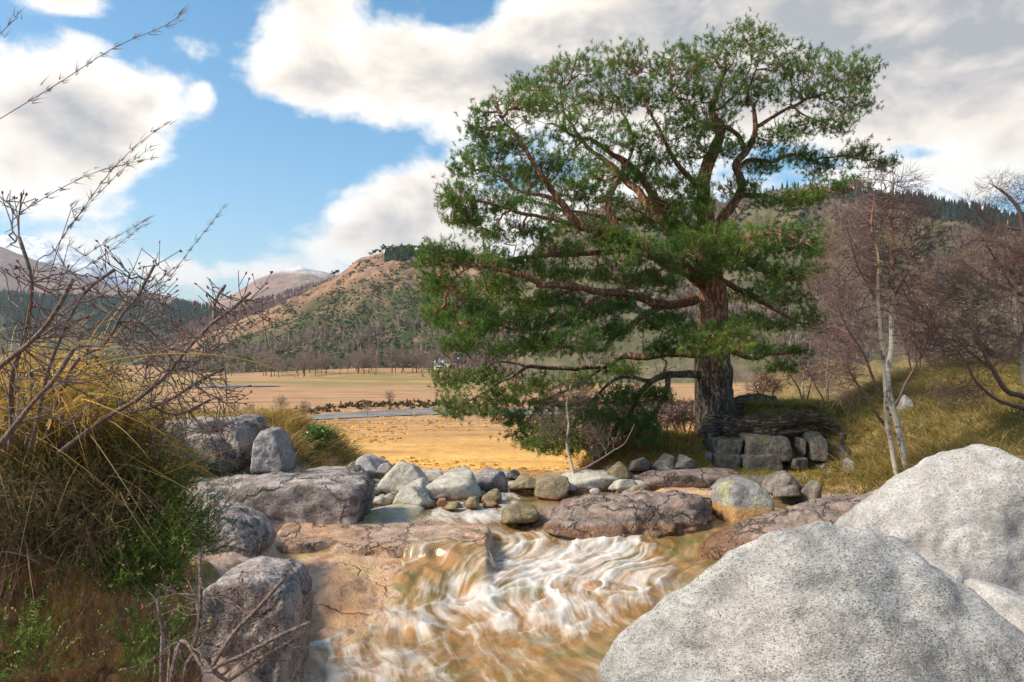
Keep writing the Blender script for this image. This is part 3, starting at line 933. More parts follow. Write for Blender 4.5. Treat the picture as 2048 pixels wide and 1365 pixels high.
m, t = material('still_water')
fr = t.node('ShaderNodeFresnel', {'IOR': 3.0}).outputs[0]
a_ = t.node('ShaderNodeBsdfDiffuse', {'Color': (0.05, 0.035, 0.02, 1)})
b_ = t.node('ShaderNodeBsdfGlossy', {'Roughness': .03})
finish(t, t.node('ShaderNodeMixShader', {0: fr, 1: a_.outputs[0], 2: b_.outputs[0]}))
for k, (px, py, w_, d_, z_) in enumerate([(1372, 998, .42, .34, .80)]):
    c = onz(px, py, z_)
    th = np.linspace(0, 2 * np.pi, 40, endpoint=False)
    rr_ = 1 + .22 * fbm(np.stack([np.cos(th) * 1.3 + k * 5, np.sin(th) * 1.3, th * 0], 1), 3)
    V = np.concatenate([[[0, 0, 0]], np.stack([np.cos(th) * w_ * rr_, np.sin(th) * d_ * rr_, th * 0], 1)])
    j = np.arange(40)
    tag(link('puddle', mesh_data('puddle', V, [np.stack([j * 0, j + 1, (j + 1) % 40 + 1], 1)]), m, loc=(c[0], c[1], z_)), kind='structure')

# ------------------------------------------------------------------ rocks
ICO = {}


def ico(sub):
    if sub not in ICO:
        bm = bmesh.new()
        bmesh.ops.create_icosphere(bm, subdivisions=sub, radius=1.0)
        V = np.array([v.co[:] for v in bm.verts])
        Fc = np.array([[v.index for v in f.verts] for f in bm.faces])
        bm.free()
        ICO[sub] = (V, Fc)
    return ICO[sub]


def hull(P):
    P = sorted(map(tuple, P))
    def half(pts):
        h = []
        for p in pts:
            while len(h) > 1 and (h[-1][0] - h[-2][0]) * (p[1] - h[-2][1]) - (h[-1][1] - h[-2][1]) * (p[0] - h[-2][0]) <= 0:
                h.pop()
            h.append(p)
        return h
    a, b = half(P), half(P[::-1])
    return np.array(a[:-1] + b[:-1])


def rock_shape(outline, Y, depth, sub=4, p=9, amp=0.04, nscale=1.6, seed=0, tilt=0.22, planes=(), cuts=5, lump=0.35, ledges=0.0, front=None, back=None):
    """a boulder: planes along its outline, a front, a back and a few broken corners, rounded together, then worn"""
    r = np.random.default_rng(seed + 100)
    O = np.array([[(x - 1024) / F * Y, ZC - (y - HY) / F * Y] for x, y in outline])
    O = hull(O)
    c2 = (O.max(0) + O.min(0)) / 2
    O = O - c2
    ext = (O.max(0) - O.min(0)) / 2
    S = np.array([ext[0], depth / 2, ext[1]])
    N, Dd = [], []
    for i in range(len(O)):
        a, b = O[i], O[(i + 1) % len(O)]
        e = b - a
        ln = np.linalg.norm(e)
        if ln < 1e-5: continue
        n = np.array([e[1], -e[0]]) / ln
        d = float(n @ a)
        ty = r.uniform(-tilt, tilt)
        n3 = np.array([n[0], ty, n[1]])
        N.append(n3); Dd.append(max(d, 0.05) * 1.0)
    N.append([r.uniform(-.15, .15), -1, r.uniform(.0, .35) if front is None else front]); Dd.append(depth / 2)
    N.append([r.uniform(-.2, .2), 1, r.uniform(-.05, .2) if back is None else back]); Dd.append(depth / 2 * (1 if back is None else 1 + .3 * back))
    for k in range(cuts):
        v = unit(np.array([r.normal(), -abs(r.normal()) * .9, r.normal() * .8]))
        sup = np.abs(v * S).sum()
        N.append(v); Dd.append(sup * r.uniform(.58, .8))
    for n, d in planes:
        N.append(n); Dd.append(d)
    N, Dd = np.array(N, float), np.array(Dd, float)
    V, Fc = ico(sub)
    p = p * 2.0
    A = np.clip((V @ (N * S).T) / Dd[None], 0, None)
    rr = (A ** p).sum(1) ** (-1 / p)
    W = V * rr[:, None] * S
    for ax in (0, 1, 2):
        lo, hi_ = W[:, ax].min(), W[:, ax].max()
        W[:, ax] = (W[:, ax] - lo) / (hi_ - lo) * 2 * S[ax] - S[ax]
    dirn = unit(W / np.maximum(S ** 2, 1e-6))
    sc = float(np.cbrt(S.prod()))
    off = seed * 13.7
    nz = fbm(W * nscale / max(sc, .25) * .6 + off, 2) * lump + fbm(W * nscale * 2.2 / max(sc, .25) + off + 5, 4, .5) * .5
    W = W + dirn * (nz * amp * sc * 2)[:, None]
    if ledges:
        q = W[:, 2] * 5.5 + 1.2 * fbm(W * 1.1 + off, 3)
        fr = q - np.floor(q)
        W = W - dirn * ((ss(.0, .18, fr) * ss(1, .55, fr)) * -ledges * sc)[:, None]
    c = np.array([c2[0], Y, c2[1]])
    H_ = hull(outline)
    u_ = np.linspace(0, 1, 40, endpoint=False)[:, None]
    tgt = np.concatenate([H_[i] * (1 - u_) + H_[(i + 1) % len(H_)] * u_ for i in range(len(H_))])
    lim = max(1365.0, tgt[:, 1].min() + 40)
    if tgt[:, 1].max() < 1365:
        lim = tgt[:, 1].max()
    tb = tgt[tgt[:, 1] <= lim]
    for _ in range(5):
        Q = W + c
        ok = Q[:, 1] > .6
        qx, qy = 1024 + F * Q[ok, 0] / Q[ok, 1], HY - F * (Q[ok, 2] - ZC) / Q[ok, 1]
        bd = qy <= lim
        if bd.sum() < 20: break
        kx = (tb[:, 0].max() - tb[:, 0].min()) / (qx[bd].max() - qx[bd].min())
        W[:, 0] *= min(max(kx, .7), 1.4)
        c[0] += ((tb[:, 0].max() + tb[:, 0].min()) / 2 - (qx[bd].max() + qx[bd].min()) / 2) * Y / F
        zlo = W[:, 2].min()
        dz = -(tgt[:, 1].min() - qy.min()) * Y / F
        hgt = W[:, 2].max() - zlo
        W[:, 2] = zlo + (W[:, 2] - zlo) * max(.4, (hgt + dz) / hgt)
    return W, Fc, c


def boulder(name, label, outline, Y, depth, mat, group=None, cat='rock', parent=None, **kw):
    W, Fc, c = rock_shape(outline, Y, depth, **kw)
    o = link(name, mesh_data(name, W, [Fc]), mat)
    o.location = c
    if parent is not None:
        o.parent = parent
        o.location = Vector(c) - parent.location
    else:
        tag(o, label, cat, group)
    return o


FG = 'big granite boulders beside the stream'
boulder('boulder', 'huge domed white speckled granite boulder at the water edge, largest of all', [(1180, 1480), (1205, 1310), (1290, 1215), (1360, 1148), (1480, 1075), (1600, 1046), (1690, 1042), (1790, 1062), (1870, 1102), (1930, 1185), (2000, 1265), (2110, 1360), (2260, 1500), (2330, 1800), (1180, 1800)], 5.0, 2.1, M_granite_white, FG, sub=6, p=13, amp=.03, nscale=2.4, seed=1, cuts=0, tilt=.03, lump=.45, front=.12, back=.9, planes=(((.12, -.55, .83), .80), ((-.62, -.5, .6), .98), ((.6, -.62, .5), 1.05), ((-.1, -.9, .42), .96)))
boulder('boulder', 'tall white granite boulder with sloping ridge, behind the huge domed one', [(1590, 1075), (1660, 1022), (1760, 952), (1860, 912), (1950, 888), (1990, 890), (2048, 925), (2140, 1010), (2300, 1250), (2320, 1400), (1580, 1400)], 7.6, 2.2, M_granite_white, FG, sub=6, p=15, amp=.028, nscale=2.4, seed=4, cuts=0, tilt=.03, lump=.45, front=.35, back=1.0, planes=(((-.42, -.55, .72), .98), ((.35, -.8, .5), 1.2)))
boulder('boulder', 'low grey granite boulder wedged beside the huge domed one, cut by the picture edge', [(1925, 1200), (1950, 1165), (2048, 1156), (2150, 1170), (2230, 1300), (2150, 1600), (1960, 1600)], 6.1, 1.4, M_granite_white, FG, sub=5, p=8, amp=.02, seed=7, cuts=2)
LG = 'granite ledges of the far bank'
boulder('rock_slab', 'massive dark mauve granite slab overhanging the wet shelf', [(330, 1090), (334, 962), (420, 949), (700, 942), (742, 951), (749, 985), (735, 1036), (640, 1066), (500, 1084)], 13.0, 1.7, M_granite_ledge, LG, sub=6, p=15, amp=.05, seed=11, cuts=1, tilt=.02, front=-.25)
boulder('rock_slab', 'thin pale slab lying on the massive mauve slab', [(540, 968), (560, 938), (640, 930), (700, 936), (722, 950), (716, 966), (560, 978)], 14.9, 2.2, M_granite_ledge, LG, sub=5, p=8, amp=.04, seed=12, cuts=3)
boulder('boulder', 'cracked brown-grey block resting on the mauve slab, in front of the pale block', [(350, 955), (362, 885), (400, 864), (455, 871), (482, 902), (496, 940), (480, 952)], 14.2, 1.2, M_granite_ledge, LG, sub=5, p=12, amp=.05, seed=13, cuts=2, tilt=.08, front=.08)
boulder('rock_slab', 'flat capping stone on top of the cracked brown-grey block', [(296, 885), (308, 846), (380, 833), (440, 838), (453, 854), (446, 868), (380, 885)], 14.9, 1.5, M_granite_ledge, LG, sub=5, p=10, amp=.05, seed=14, cuts=2, tilt=.08, front=.08)
boulder('boulder', 'pale weathered block between the cracked block and the dark wedge', [(440, 905), (448, 858), (478, 840), (507, 855), (521, 885), (517, 920), (497, 938), (465, 938)], 14.7, 1.2, M_granite_ledge, LG, sub=5, p=11, amp=.055, seed=15, cuts=2, tilt=.08, front=.08)
boulder('boulder', 'dark maroon wedge block at the end of the stacked rocks', [(500, 946), (506, 872), (520, 854), (556, 855), (576, 880), (593, 926), (590, 946)], 14.3, 1.1, M_granite_dark, LG, sub=5, p=13, amp=.045, seed=16, cuts=2, tilt=.08, front=.08)
boulder('rock_slab', 'smooth grey slab topping the stacked rocks at the back', [(415, 868), (438, 832), (500, 828), (524, 834), (538, 852), (534, 868)], 16.0, 1.4, M_granite_ledge, LG, sub=5, p=11, amp=.045, seed=17, cuts=2, tilt=.08, front=.08)
boulder('boulder', 'grey rock half hidden by bare twigs at the end of the stack', [(262, 980), (280, 885), (330, 856), (366, 882), (378, 940), (386, 972)], 13.4, 1.3, M_granite_ledge, LG, sub=5, p=11, amp=.055, seed=18, cuts=2, tilt=.08, front=.08)
boulder('stone', 'small layered stone beneath the massive mauve slab', [(345, 1004), (352, 986), (395, 978), (412, 988), (408, 1006)], 11.6, .6, M_granite_pale, LG, sub=4, p=9, amp=.05, seed=19)
boulder('stone', 'flat broken stone wedged at the foot of the massive mauve slab', [(402, 1006), (408, 984), (432, 986), (448, 1000), (444, 1012)], 11.4, .5, M_granite_pale, LG, sub=4, p=9, amp=.05, seed=20)
boulder('rock_ledge', 'smooth rounded grey ledge with pale top below the mauve slab', [(270, 1110), (330, 1010), (400, 997), (470, 1008), (530, 1036), (552, 1062), (549, 1100), (525, 1120), (440, 1140), (300, 1160)], 10.0, 1.5, M_granite_ledge, LG, sub=6, p=9, amp=.035, seed=21, cuts=1, tilt=.04, front=.1)
boulder('rock_ledge', 'streaked grey rock face dropping straight into the pool below heather', [(370, 1560), (385, 1175), (420, 1124), (480, 1112), (590, 1124), (620, 1148), (627, 1200), (608, 1300), (585, 1420), (572, 1560)], 6.9, 1.1, M_granite_ledge, LG, sub=6, p=12, amp=.045, seed=22, cuts=1, tilt=.05, front=.05)
boulder('rock_slab', 'domed pale slab with yellow-green moss patch beside the upper channel', [(640, 1060), (690, 1022), (740, 1006), (800, 1006), (845, 1015), (862, 1036), (866, 1062)], 13.7, 1.7, None, LG, sub=5, p=7, amp=.03, seed=23, cuts=2)
bpy.data.objects[-1] if False else None
for o in bpy.data.objects:
    if o.type == 'MESH' and not o.data.materials:
        o.data.materials.append(rock_mat('pale_mossy_granite', (0.52, 0.46, 0.41), (0.34, 0.29, 0.25), 28, .4, (0.2, 0.17, 0.14), .4, (0.42, 0.30, 0.22), .5, moss=(0.34, 0.36, 0.03), moss_amt=.55, wet_z=.5))

boulder('rock_island', 'low cracked pink bedrock island splitting the stream', [(1000, 1075), (1045, 1032), (1130, 1002), (1230, 979), (1330, 986), (1400, 1006), (1430, 1024), (1420, 1048), (1330, 1064), (1200, 1090), (1040, 1100)], 13.4, 2.4, M_bedrock, None, sub=6, p=6, amp=.075, nscale=2.2, seed=31, cuts=4, tilt=.3, ledges=.035)
boulder('rock', 'small mossy brown rock at the tip of the bedrock island', [(1002, 1050), (1012, 1020), (1040, 1004), (1068, 1012), (1080, 1035), (1060, 1052)], 12.9, .7, M_rock_brown, None, sub=5, p=8, amp=.06, seed=32)
boulder('rock', 'pale water-washed rock hump in front of the bedrock island', [(1075, 1072), (1100, 1040), (1160, 1024), (1220, 1030), (1255, 1052), (1240, 1078)], 12.6, 1.0, M_bedrock, None, sub=5, p=6, amp=.05, seed=33)
boulder('boulder', 'smooth round grey boulder with orange waterline standing in the side pool', [(1420, 1050), (1424, 978), (1440, 962), (1490, 956), (1520, 960), (1541, 985), (1549, 1015), (1540, 1050)], 13.5, 1.0, None, None, sub=5, p=7, amp=.025, seed=34, cuts=3)
for o in bpy.data.objects:
    if o.type == 'MESH' and not o.data.materials:
        o.data.materials.append(rock_mat('round_boulder_granite', (0.34, 0.315, 0.30), (0.13, 0.12, 0.115), 26, .6, (0.07, 0.065, 0.065), .6, (0.40, 0.40, 0.16), .8, wet_z=.78, wet_col=(0.38, 0.20, 0.06), bump=.8))
boulder('rock_ledge', 'pinkish cracked bedrock ledge running under the tall white boulder', [(1395, 1110), (1430, 1080), (1500, 1056), (1600, 1030), (1700, 1004), (1800, 985), (1860, 1000), (1860, 1120), (1480, 1140)], 11.9, 2.6, M_bedrock, None, sub=6, p=8, amp=.06, nscale=2.4, seed=35, cuts=4, ledges=.03)
boulder('rock_slab', 'flat cracked bedrock behind the side pool, below the stone outcrop', [(1255, 992), (1275, 957), (1310, 940), (1400, 935), (1455, 946), (1490, 962), (1480, 992)], 17.3, 2.0, M_bedrock, None, sub=5, p=7, amp=.04, seed=36, cuts=3)
boulder('rock_slab', 'pale layered bedrock at the foot of the thin white birch sapling', [(1100, 980), (1138, 952), (1180, 938), (1230, 945), (1268, 966), (1264, 986)], 17.0, 1.8, M_granite_pale, None, sub=5, p=7, amp=.05, seed=37, cuts=4)
boulder('rock_slab', 'low dark wet bedrock between the round boulder and the outcrop', [(1400, 985), (1440, 955), (1520, 948), (1580, 955), (1600, 985)], 16.6, 1.6, M_outcrop, None, sub=5, p=7, amp=.06, seed=38, cuts=4)

PG = 'boulders piled across the head of the upper channel'
for lab, ol, Y, d, mt, sd_ in [
    ('pink angular boulder at the rear of the pile, touching the golden field', [(708, 950), (714, 916), (735, 908), (760, 916), (792, 942), (784, 960), (730, 962)], 16.8, 1.0, M_granite_pink, 41),
    ('small pink stone leaning on the pink angular boulder', [(752, 952), (766, 930), (782, 926), (792, 940), (786, 956)], 16.1, .5, M_granite_pink, 42),
    ('pale pyramid-shaped boulder in the middle of the pile', [(755, 972), (785, 936), (806, 922), (832, 931), (857, 962), (852, 990), (786, 996)], 15.6, 1.0, M_granite_pale, 43),
    ('rounded grey boulder leaning against the pale pyramid boulder', [(798, 980), (824, 956), (850, 953), (871, 976), (874, 1003), (850, 1014), (806, 1004)], 15.0, .8, M_granite_pale, 44),
    ('low grey boulder at the front of the pile above the mossy slab', [(784, 1010), (803, 976), (830, 973), (860, 1000), (870, 1022), (796, 1024)], 14.6, .8, M_granite_pale, 45),
    ('large pale flat-faced boulder, biggest of the pile', [(845, 965), (874, 939), (940, 933), (954, 950), (964, 992), (942, 1010), (880, 1014), (858, 990)], 15.4, 1.2, M_granite_pale, 46),
    ('pale rock showing behind the biggest boulder of the pile', [(822, 958), (838, 938), (882, 938), (890, 958)], 16.6, .8, M_granite_pale, 47),
    ('dark rounded grey boulder next to the gap in the rocks', [(944, 984), (947, 943), (975, 936), (1005, 940), (1016, 960), (1015, 988)], 16.4, 1.0, M_granite_dark, 48),
    ('small dark rock in the grass beyond the gap', [(1006, 960), (1014, 942), (1026, 938), (1040, 952), (1042, 962)], 18.0, .6, M_granite_dark, 49),
    ('dark brown wet rock in mid-channel, further from the gap of the two-rock pair... ', [(1018, 988), (1029, 964), (1050, 950), (1074, 961), (1082, 988)], 16.0, .8, M_rock_brown, 50),
    ('larger angular brown rock of the wet pair in the channel', [(1066, 990), (1073, 960), (1098, 951), (1135, 952), (1142, 976), (1128, 994)], 15.6, .9, M_rock_brown, 51),
    ('squarish ochre block perched on pale bedrock near the birch sapling', [(1213, 945), (1240, 923), (1263, 945), (1267, 960), (1222, 966)], 16.7, .6, M_rock_brown, 52),
    ('lichen-green stone below the ochre block', [(1224, 980), (1235, 960), (1256, 958), (1274, 970), (1272, 984)], 15.9, .5, M_granite_pale, 53),
    ('brown stone in the water beside the biggest boulder', [(962, 1002), (976, 980), (992, 977), (1004, 990), (1000, 1002)], 15.0, .5, M_rock_brown, 54),
    ('small ochre stone at the foot of the biggest boulder', [(927, 1016), (940, 994), (953, 993), (959, 1006), (952, 1018)], 14.3, .4, M_rock_brown, 55),
    ('low dark wet stone half under water by the pile', [(885, 1022), (900, 1004), (918, 1003), (928, 1018)], 14.1, .4, M_rock_brown, 56),
    ('flat dark stone alone in the upper channel', [(966, 1016), (974, 1000), (990, 1000), (998, 1014)], 14.5, .35, M_rock_brown, 57),
    ('small reddish stone wedged under the biggest boulder', [(872, 1014), (878, 996), (892, 996), (896, 1012)], 14.7, .3, plain_mat('red_stone', (0.34, 0.15, 0.09), .8, .3, 9), 58),
    ('grey stone with orange stain on the end of the thin pale slab', [(694, 958), (704, 930), (722, 930), (738, 950), (734, 962)], 16.2, .6, M_granite_pink, 59),
    ('pale pointed stone behind the thin pale slab', [(690, 942), (700, 928), (708, 922), (716, 934), (716, 944)], 16.9, .4, M_granite_pale, 60),
    ('dark lichened boulder under the stone outcrop beside the side pool', [(1522, 985), (1544, 948), (1572, 941), (1600, 960), (1608, 992), (1550, 1006)], 15.4, .9, M_outcrop, 61),
    ('square dark block half in the side pool below the grassy bank', [(1545, 1000), (1550, 974), (1592, 970), (1602, 998)], 14.8, .6, M_outcrop, 62),
    ('brown broken rock between the side pool and the grass tussocks', [(1600, 1012), (1608, 975), (1630, 960), (1644, 980), (1642, 1014)], 14.7, .6, M_outcrop, 63),
    ('dark pointed rock in the grass at the foot of the twin birch', [(1684, 950), (1690, 922), (1702, 914), (1712, 932), (1710, 952)], 16.6, .5, M_outcrop, 64),
    ('pale grey rock showing on the grassy bank behind the twin birch', [(1786, 832), (1792, 800), (1806, 790), (1824, 800), (1828, 832)], 19.5, .7, M_granite_white, 65),
    ('grey moss-capped rock under the golden moss cushions', [(1300, 940), (1318, 914), (1340, 906), (1356, 920), (1358, 940)], 17.9, .7, M_outcrop, 66),
    ('black lichen-spotted rock under the golden moss cushions', [(1346, 942), (1354, 918), (1372, 908), (1392, 924), (1394, 944)], 17.8, .7, M_outcrop, 67),
    ('dark stone in shade behind the ochre block', [(1256, 945), (1264, 922), (1284, 915), (1302, 930), (1300, 948)], 17.8, .6, M_outcrop, 68),
]:
    lab = lab.replace('dark brown wet rock in mid-channel, further from the gap of the two-rock pair... ', 'smaller dark brown rock of the wet pair in the channel')
    boulder('boulder' if d > .7 else 'stone', lab, ol, Y, d, mt, PG if Y < 19 and ol[0][0] < 1300 else 'rocks under the tree bank', sub=5 if d > .7 else 4, p=9 + sd_ % 4, amp=.035, seed=sd_, cuts=4, tilt=.3)

# cobbles lying between the boulders
for k in range(26):
    if k < 16:
        px, py = rng.uniform(728, 800), rng.uniform(962, 1004)
    else:
        px, py = rng.uniform(1120, 1290), rng.uniform(960, 985)
    Y = F * (ZC - .68) / (py - HY)
    s = rng.uniform(9, 19)
    ang = rng.uniform(0, 6.28, 6)
    ol = [(px + s * math.cos(a) * 1.2, py + s * .8 * math.sin(a)) for a in np.sort(ang + 0)] + [(px - s, py + s * .5), (px + s, py + s * .5), (px, py - s * .6)]
    a_ = boulder('cobble', ['small pale cobble', 'small pinkish cobble', 'small brown cobble'][k % 3] + (' lying in the gaps between piled boulders' if k < 16 else ' scattered on bedrock by the birch sapling'), ol, Y, s / F * Y * 2, [M_granite_pale, M_granite_pink, M_rock_brown][k % 3], 'cobbles between the piled boulders' if k < 16 else 'cobbles on the bedrock by the sapling', sub=3, p=8, amp=.05, seed=200 + k, cuts=4)

# gravel and pebbles around them, too many to count
Vi, Fi = ico(1)
ac = Acc()
for (n, px0, px1, py0, py1, zz_) in [(420, 700, 860, 958, 1012, .66), (300, 1090, 1290, 955, 990, .62), (160, 860, 1010, 985, 1012, .56), (160, 1480, 1640, 985, 1012, .58)]:
    for q in range(n):
        c = onz(rng.uniform(px0, px1), rng.uniform(py0, py1), zz_)
        c[2] = float(ground_z(c[:1], c[1:2])[0]) + .01
        sc_ = rng.uniform(.02, .085) * np.array([rng.uniform(.8, 1.5), rng.uniform(.7, 1.2), rng.uniform(.5, .9)])
        ac.add(Vi * (1 + .25 * rng.normal(size=(len(Vi), 1)) * .5) * sc_ + c, Fi, None, np.array([[.46, .41, .34], [.36, .27, .22], [.28, .25, .2], [.5, .47, .43]][q % 4]) * rng.uniform(.6, 1.1))
m, t = material('pebbles')
finish(t, principled(t, t.mix(t.m('MULTIPLY', t.ss(t.noise(t.pos(), 40, 3, .6), .5, .65), .5), t.attr('Col', 'Color'), (.08, .07, .06)), .75))
tag(link('gravel', ac.data('gravel', smooth=False), m), 'loose pebbles filling the gaps between the river boulders', 'gravel', kind='stuff')

# stone outcrop that carries the pine: jointed blocks
oc = link('stone_outcrop', None, loc=at(1555, 940, 19.6))
tag(oc, 'jointed grey stone outcrop of squared blocks under the pine root', 'rock outcrop')
for k, (x0, y0, x1, y1, yy) in enumerate([(1412, 872, 1482, 908, 19.8), (1416, 904, 1478, 944, 19.6), (1476, 868, 1582, 912, 19.5), (1474, 908, 1562, 944, 19.3), (1578, 866, 1606, 914, 19.7), (1600, 862, 1652, 912, 19.5), (1646, 866, 1684, 890, 19.8), (1646, 884, 1690, 912, 19.6), (1562, 912, 1612, 934, 19.3), (1610, 912, 1660, 930, 19.5), (1300 + 80, 900, 1420, 940, 19.9)]):
    x0, x1, y0, y1 = x0 - 4, x1 + 4, y0 - 3, y1 + 3
    j = lambda: rng.uniform(-3, 3)
    ol = [(x0 + j(), y0 + 4 + j()), (x0 + 5, y0 + j()), (x1 - 5 + j(), y0 + j()), (x1 + j(), y0 + 5), (x1 + j(), y1 - 4), (x1 - 5, y1 + j()), (x0 + 5, y1 + j()), (x0 + j(), y1 - 4)]
    boulder('block', None, ol, yy, 1.3, M_outcrop, parent=oc, sub=5, p=20, amp=.04, seed=300 + k, cuts=1, tilt=.06, front=.0)

# ------------------------------------------------------------------ trees
TY = 21.2                                     # the pine stands this far away
PXM = TY / F                                  # metres per photograph pixel at the pine


def limb_pts(pts, Y0):
    """(px, py, towards the back in metres, radius in pixels) -> x, y, z, r"""
    out = []
    for (px, py, dy, r) in pts:
        p = at(px, py, Y0)
        s = (Y0 + dy) / Y0
        out.append([p[0] * s, Y0 + dy, ZC + (p[2] - ZC) * s, r * Y0 / F])
    return np.array(out)


def limb_mesh(name, pts, Y0, mat, base, parent, sides=10, step=.12, rough=.12, wob=.03, seed=0., foot=None):
    P = limb_pts(pts, Y0)
    if foot is not None:
        P = np.concatenate([[[*foot, P[0, 3] * 1.15]], P])
    P = catmull(P, step)
    w = np.linspace(0, 1, len(P))
    wv = np.stack([fbm(P[:, :3] * .9 + 7 * k + seed, 3) for k in range(3)], 1) * wob
    P[:, :3] += wv * np.clip(w * 6, 0, 1)[:, None]
    V, f4, f3 = tube(P[:, :3], np.maximum(P[:, 3], .006), sides, rough, seed)
    o = link(name, mesh_data(name, V - base, [f3, f4]), mat, parent)
    return P


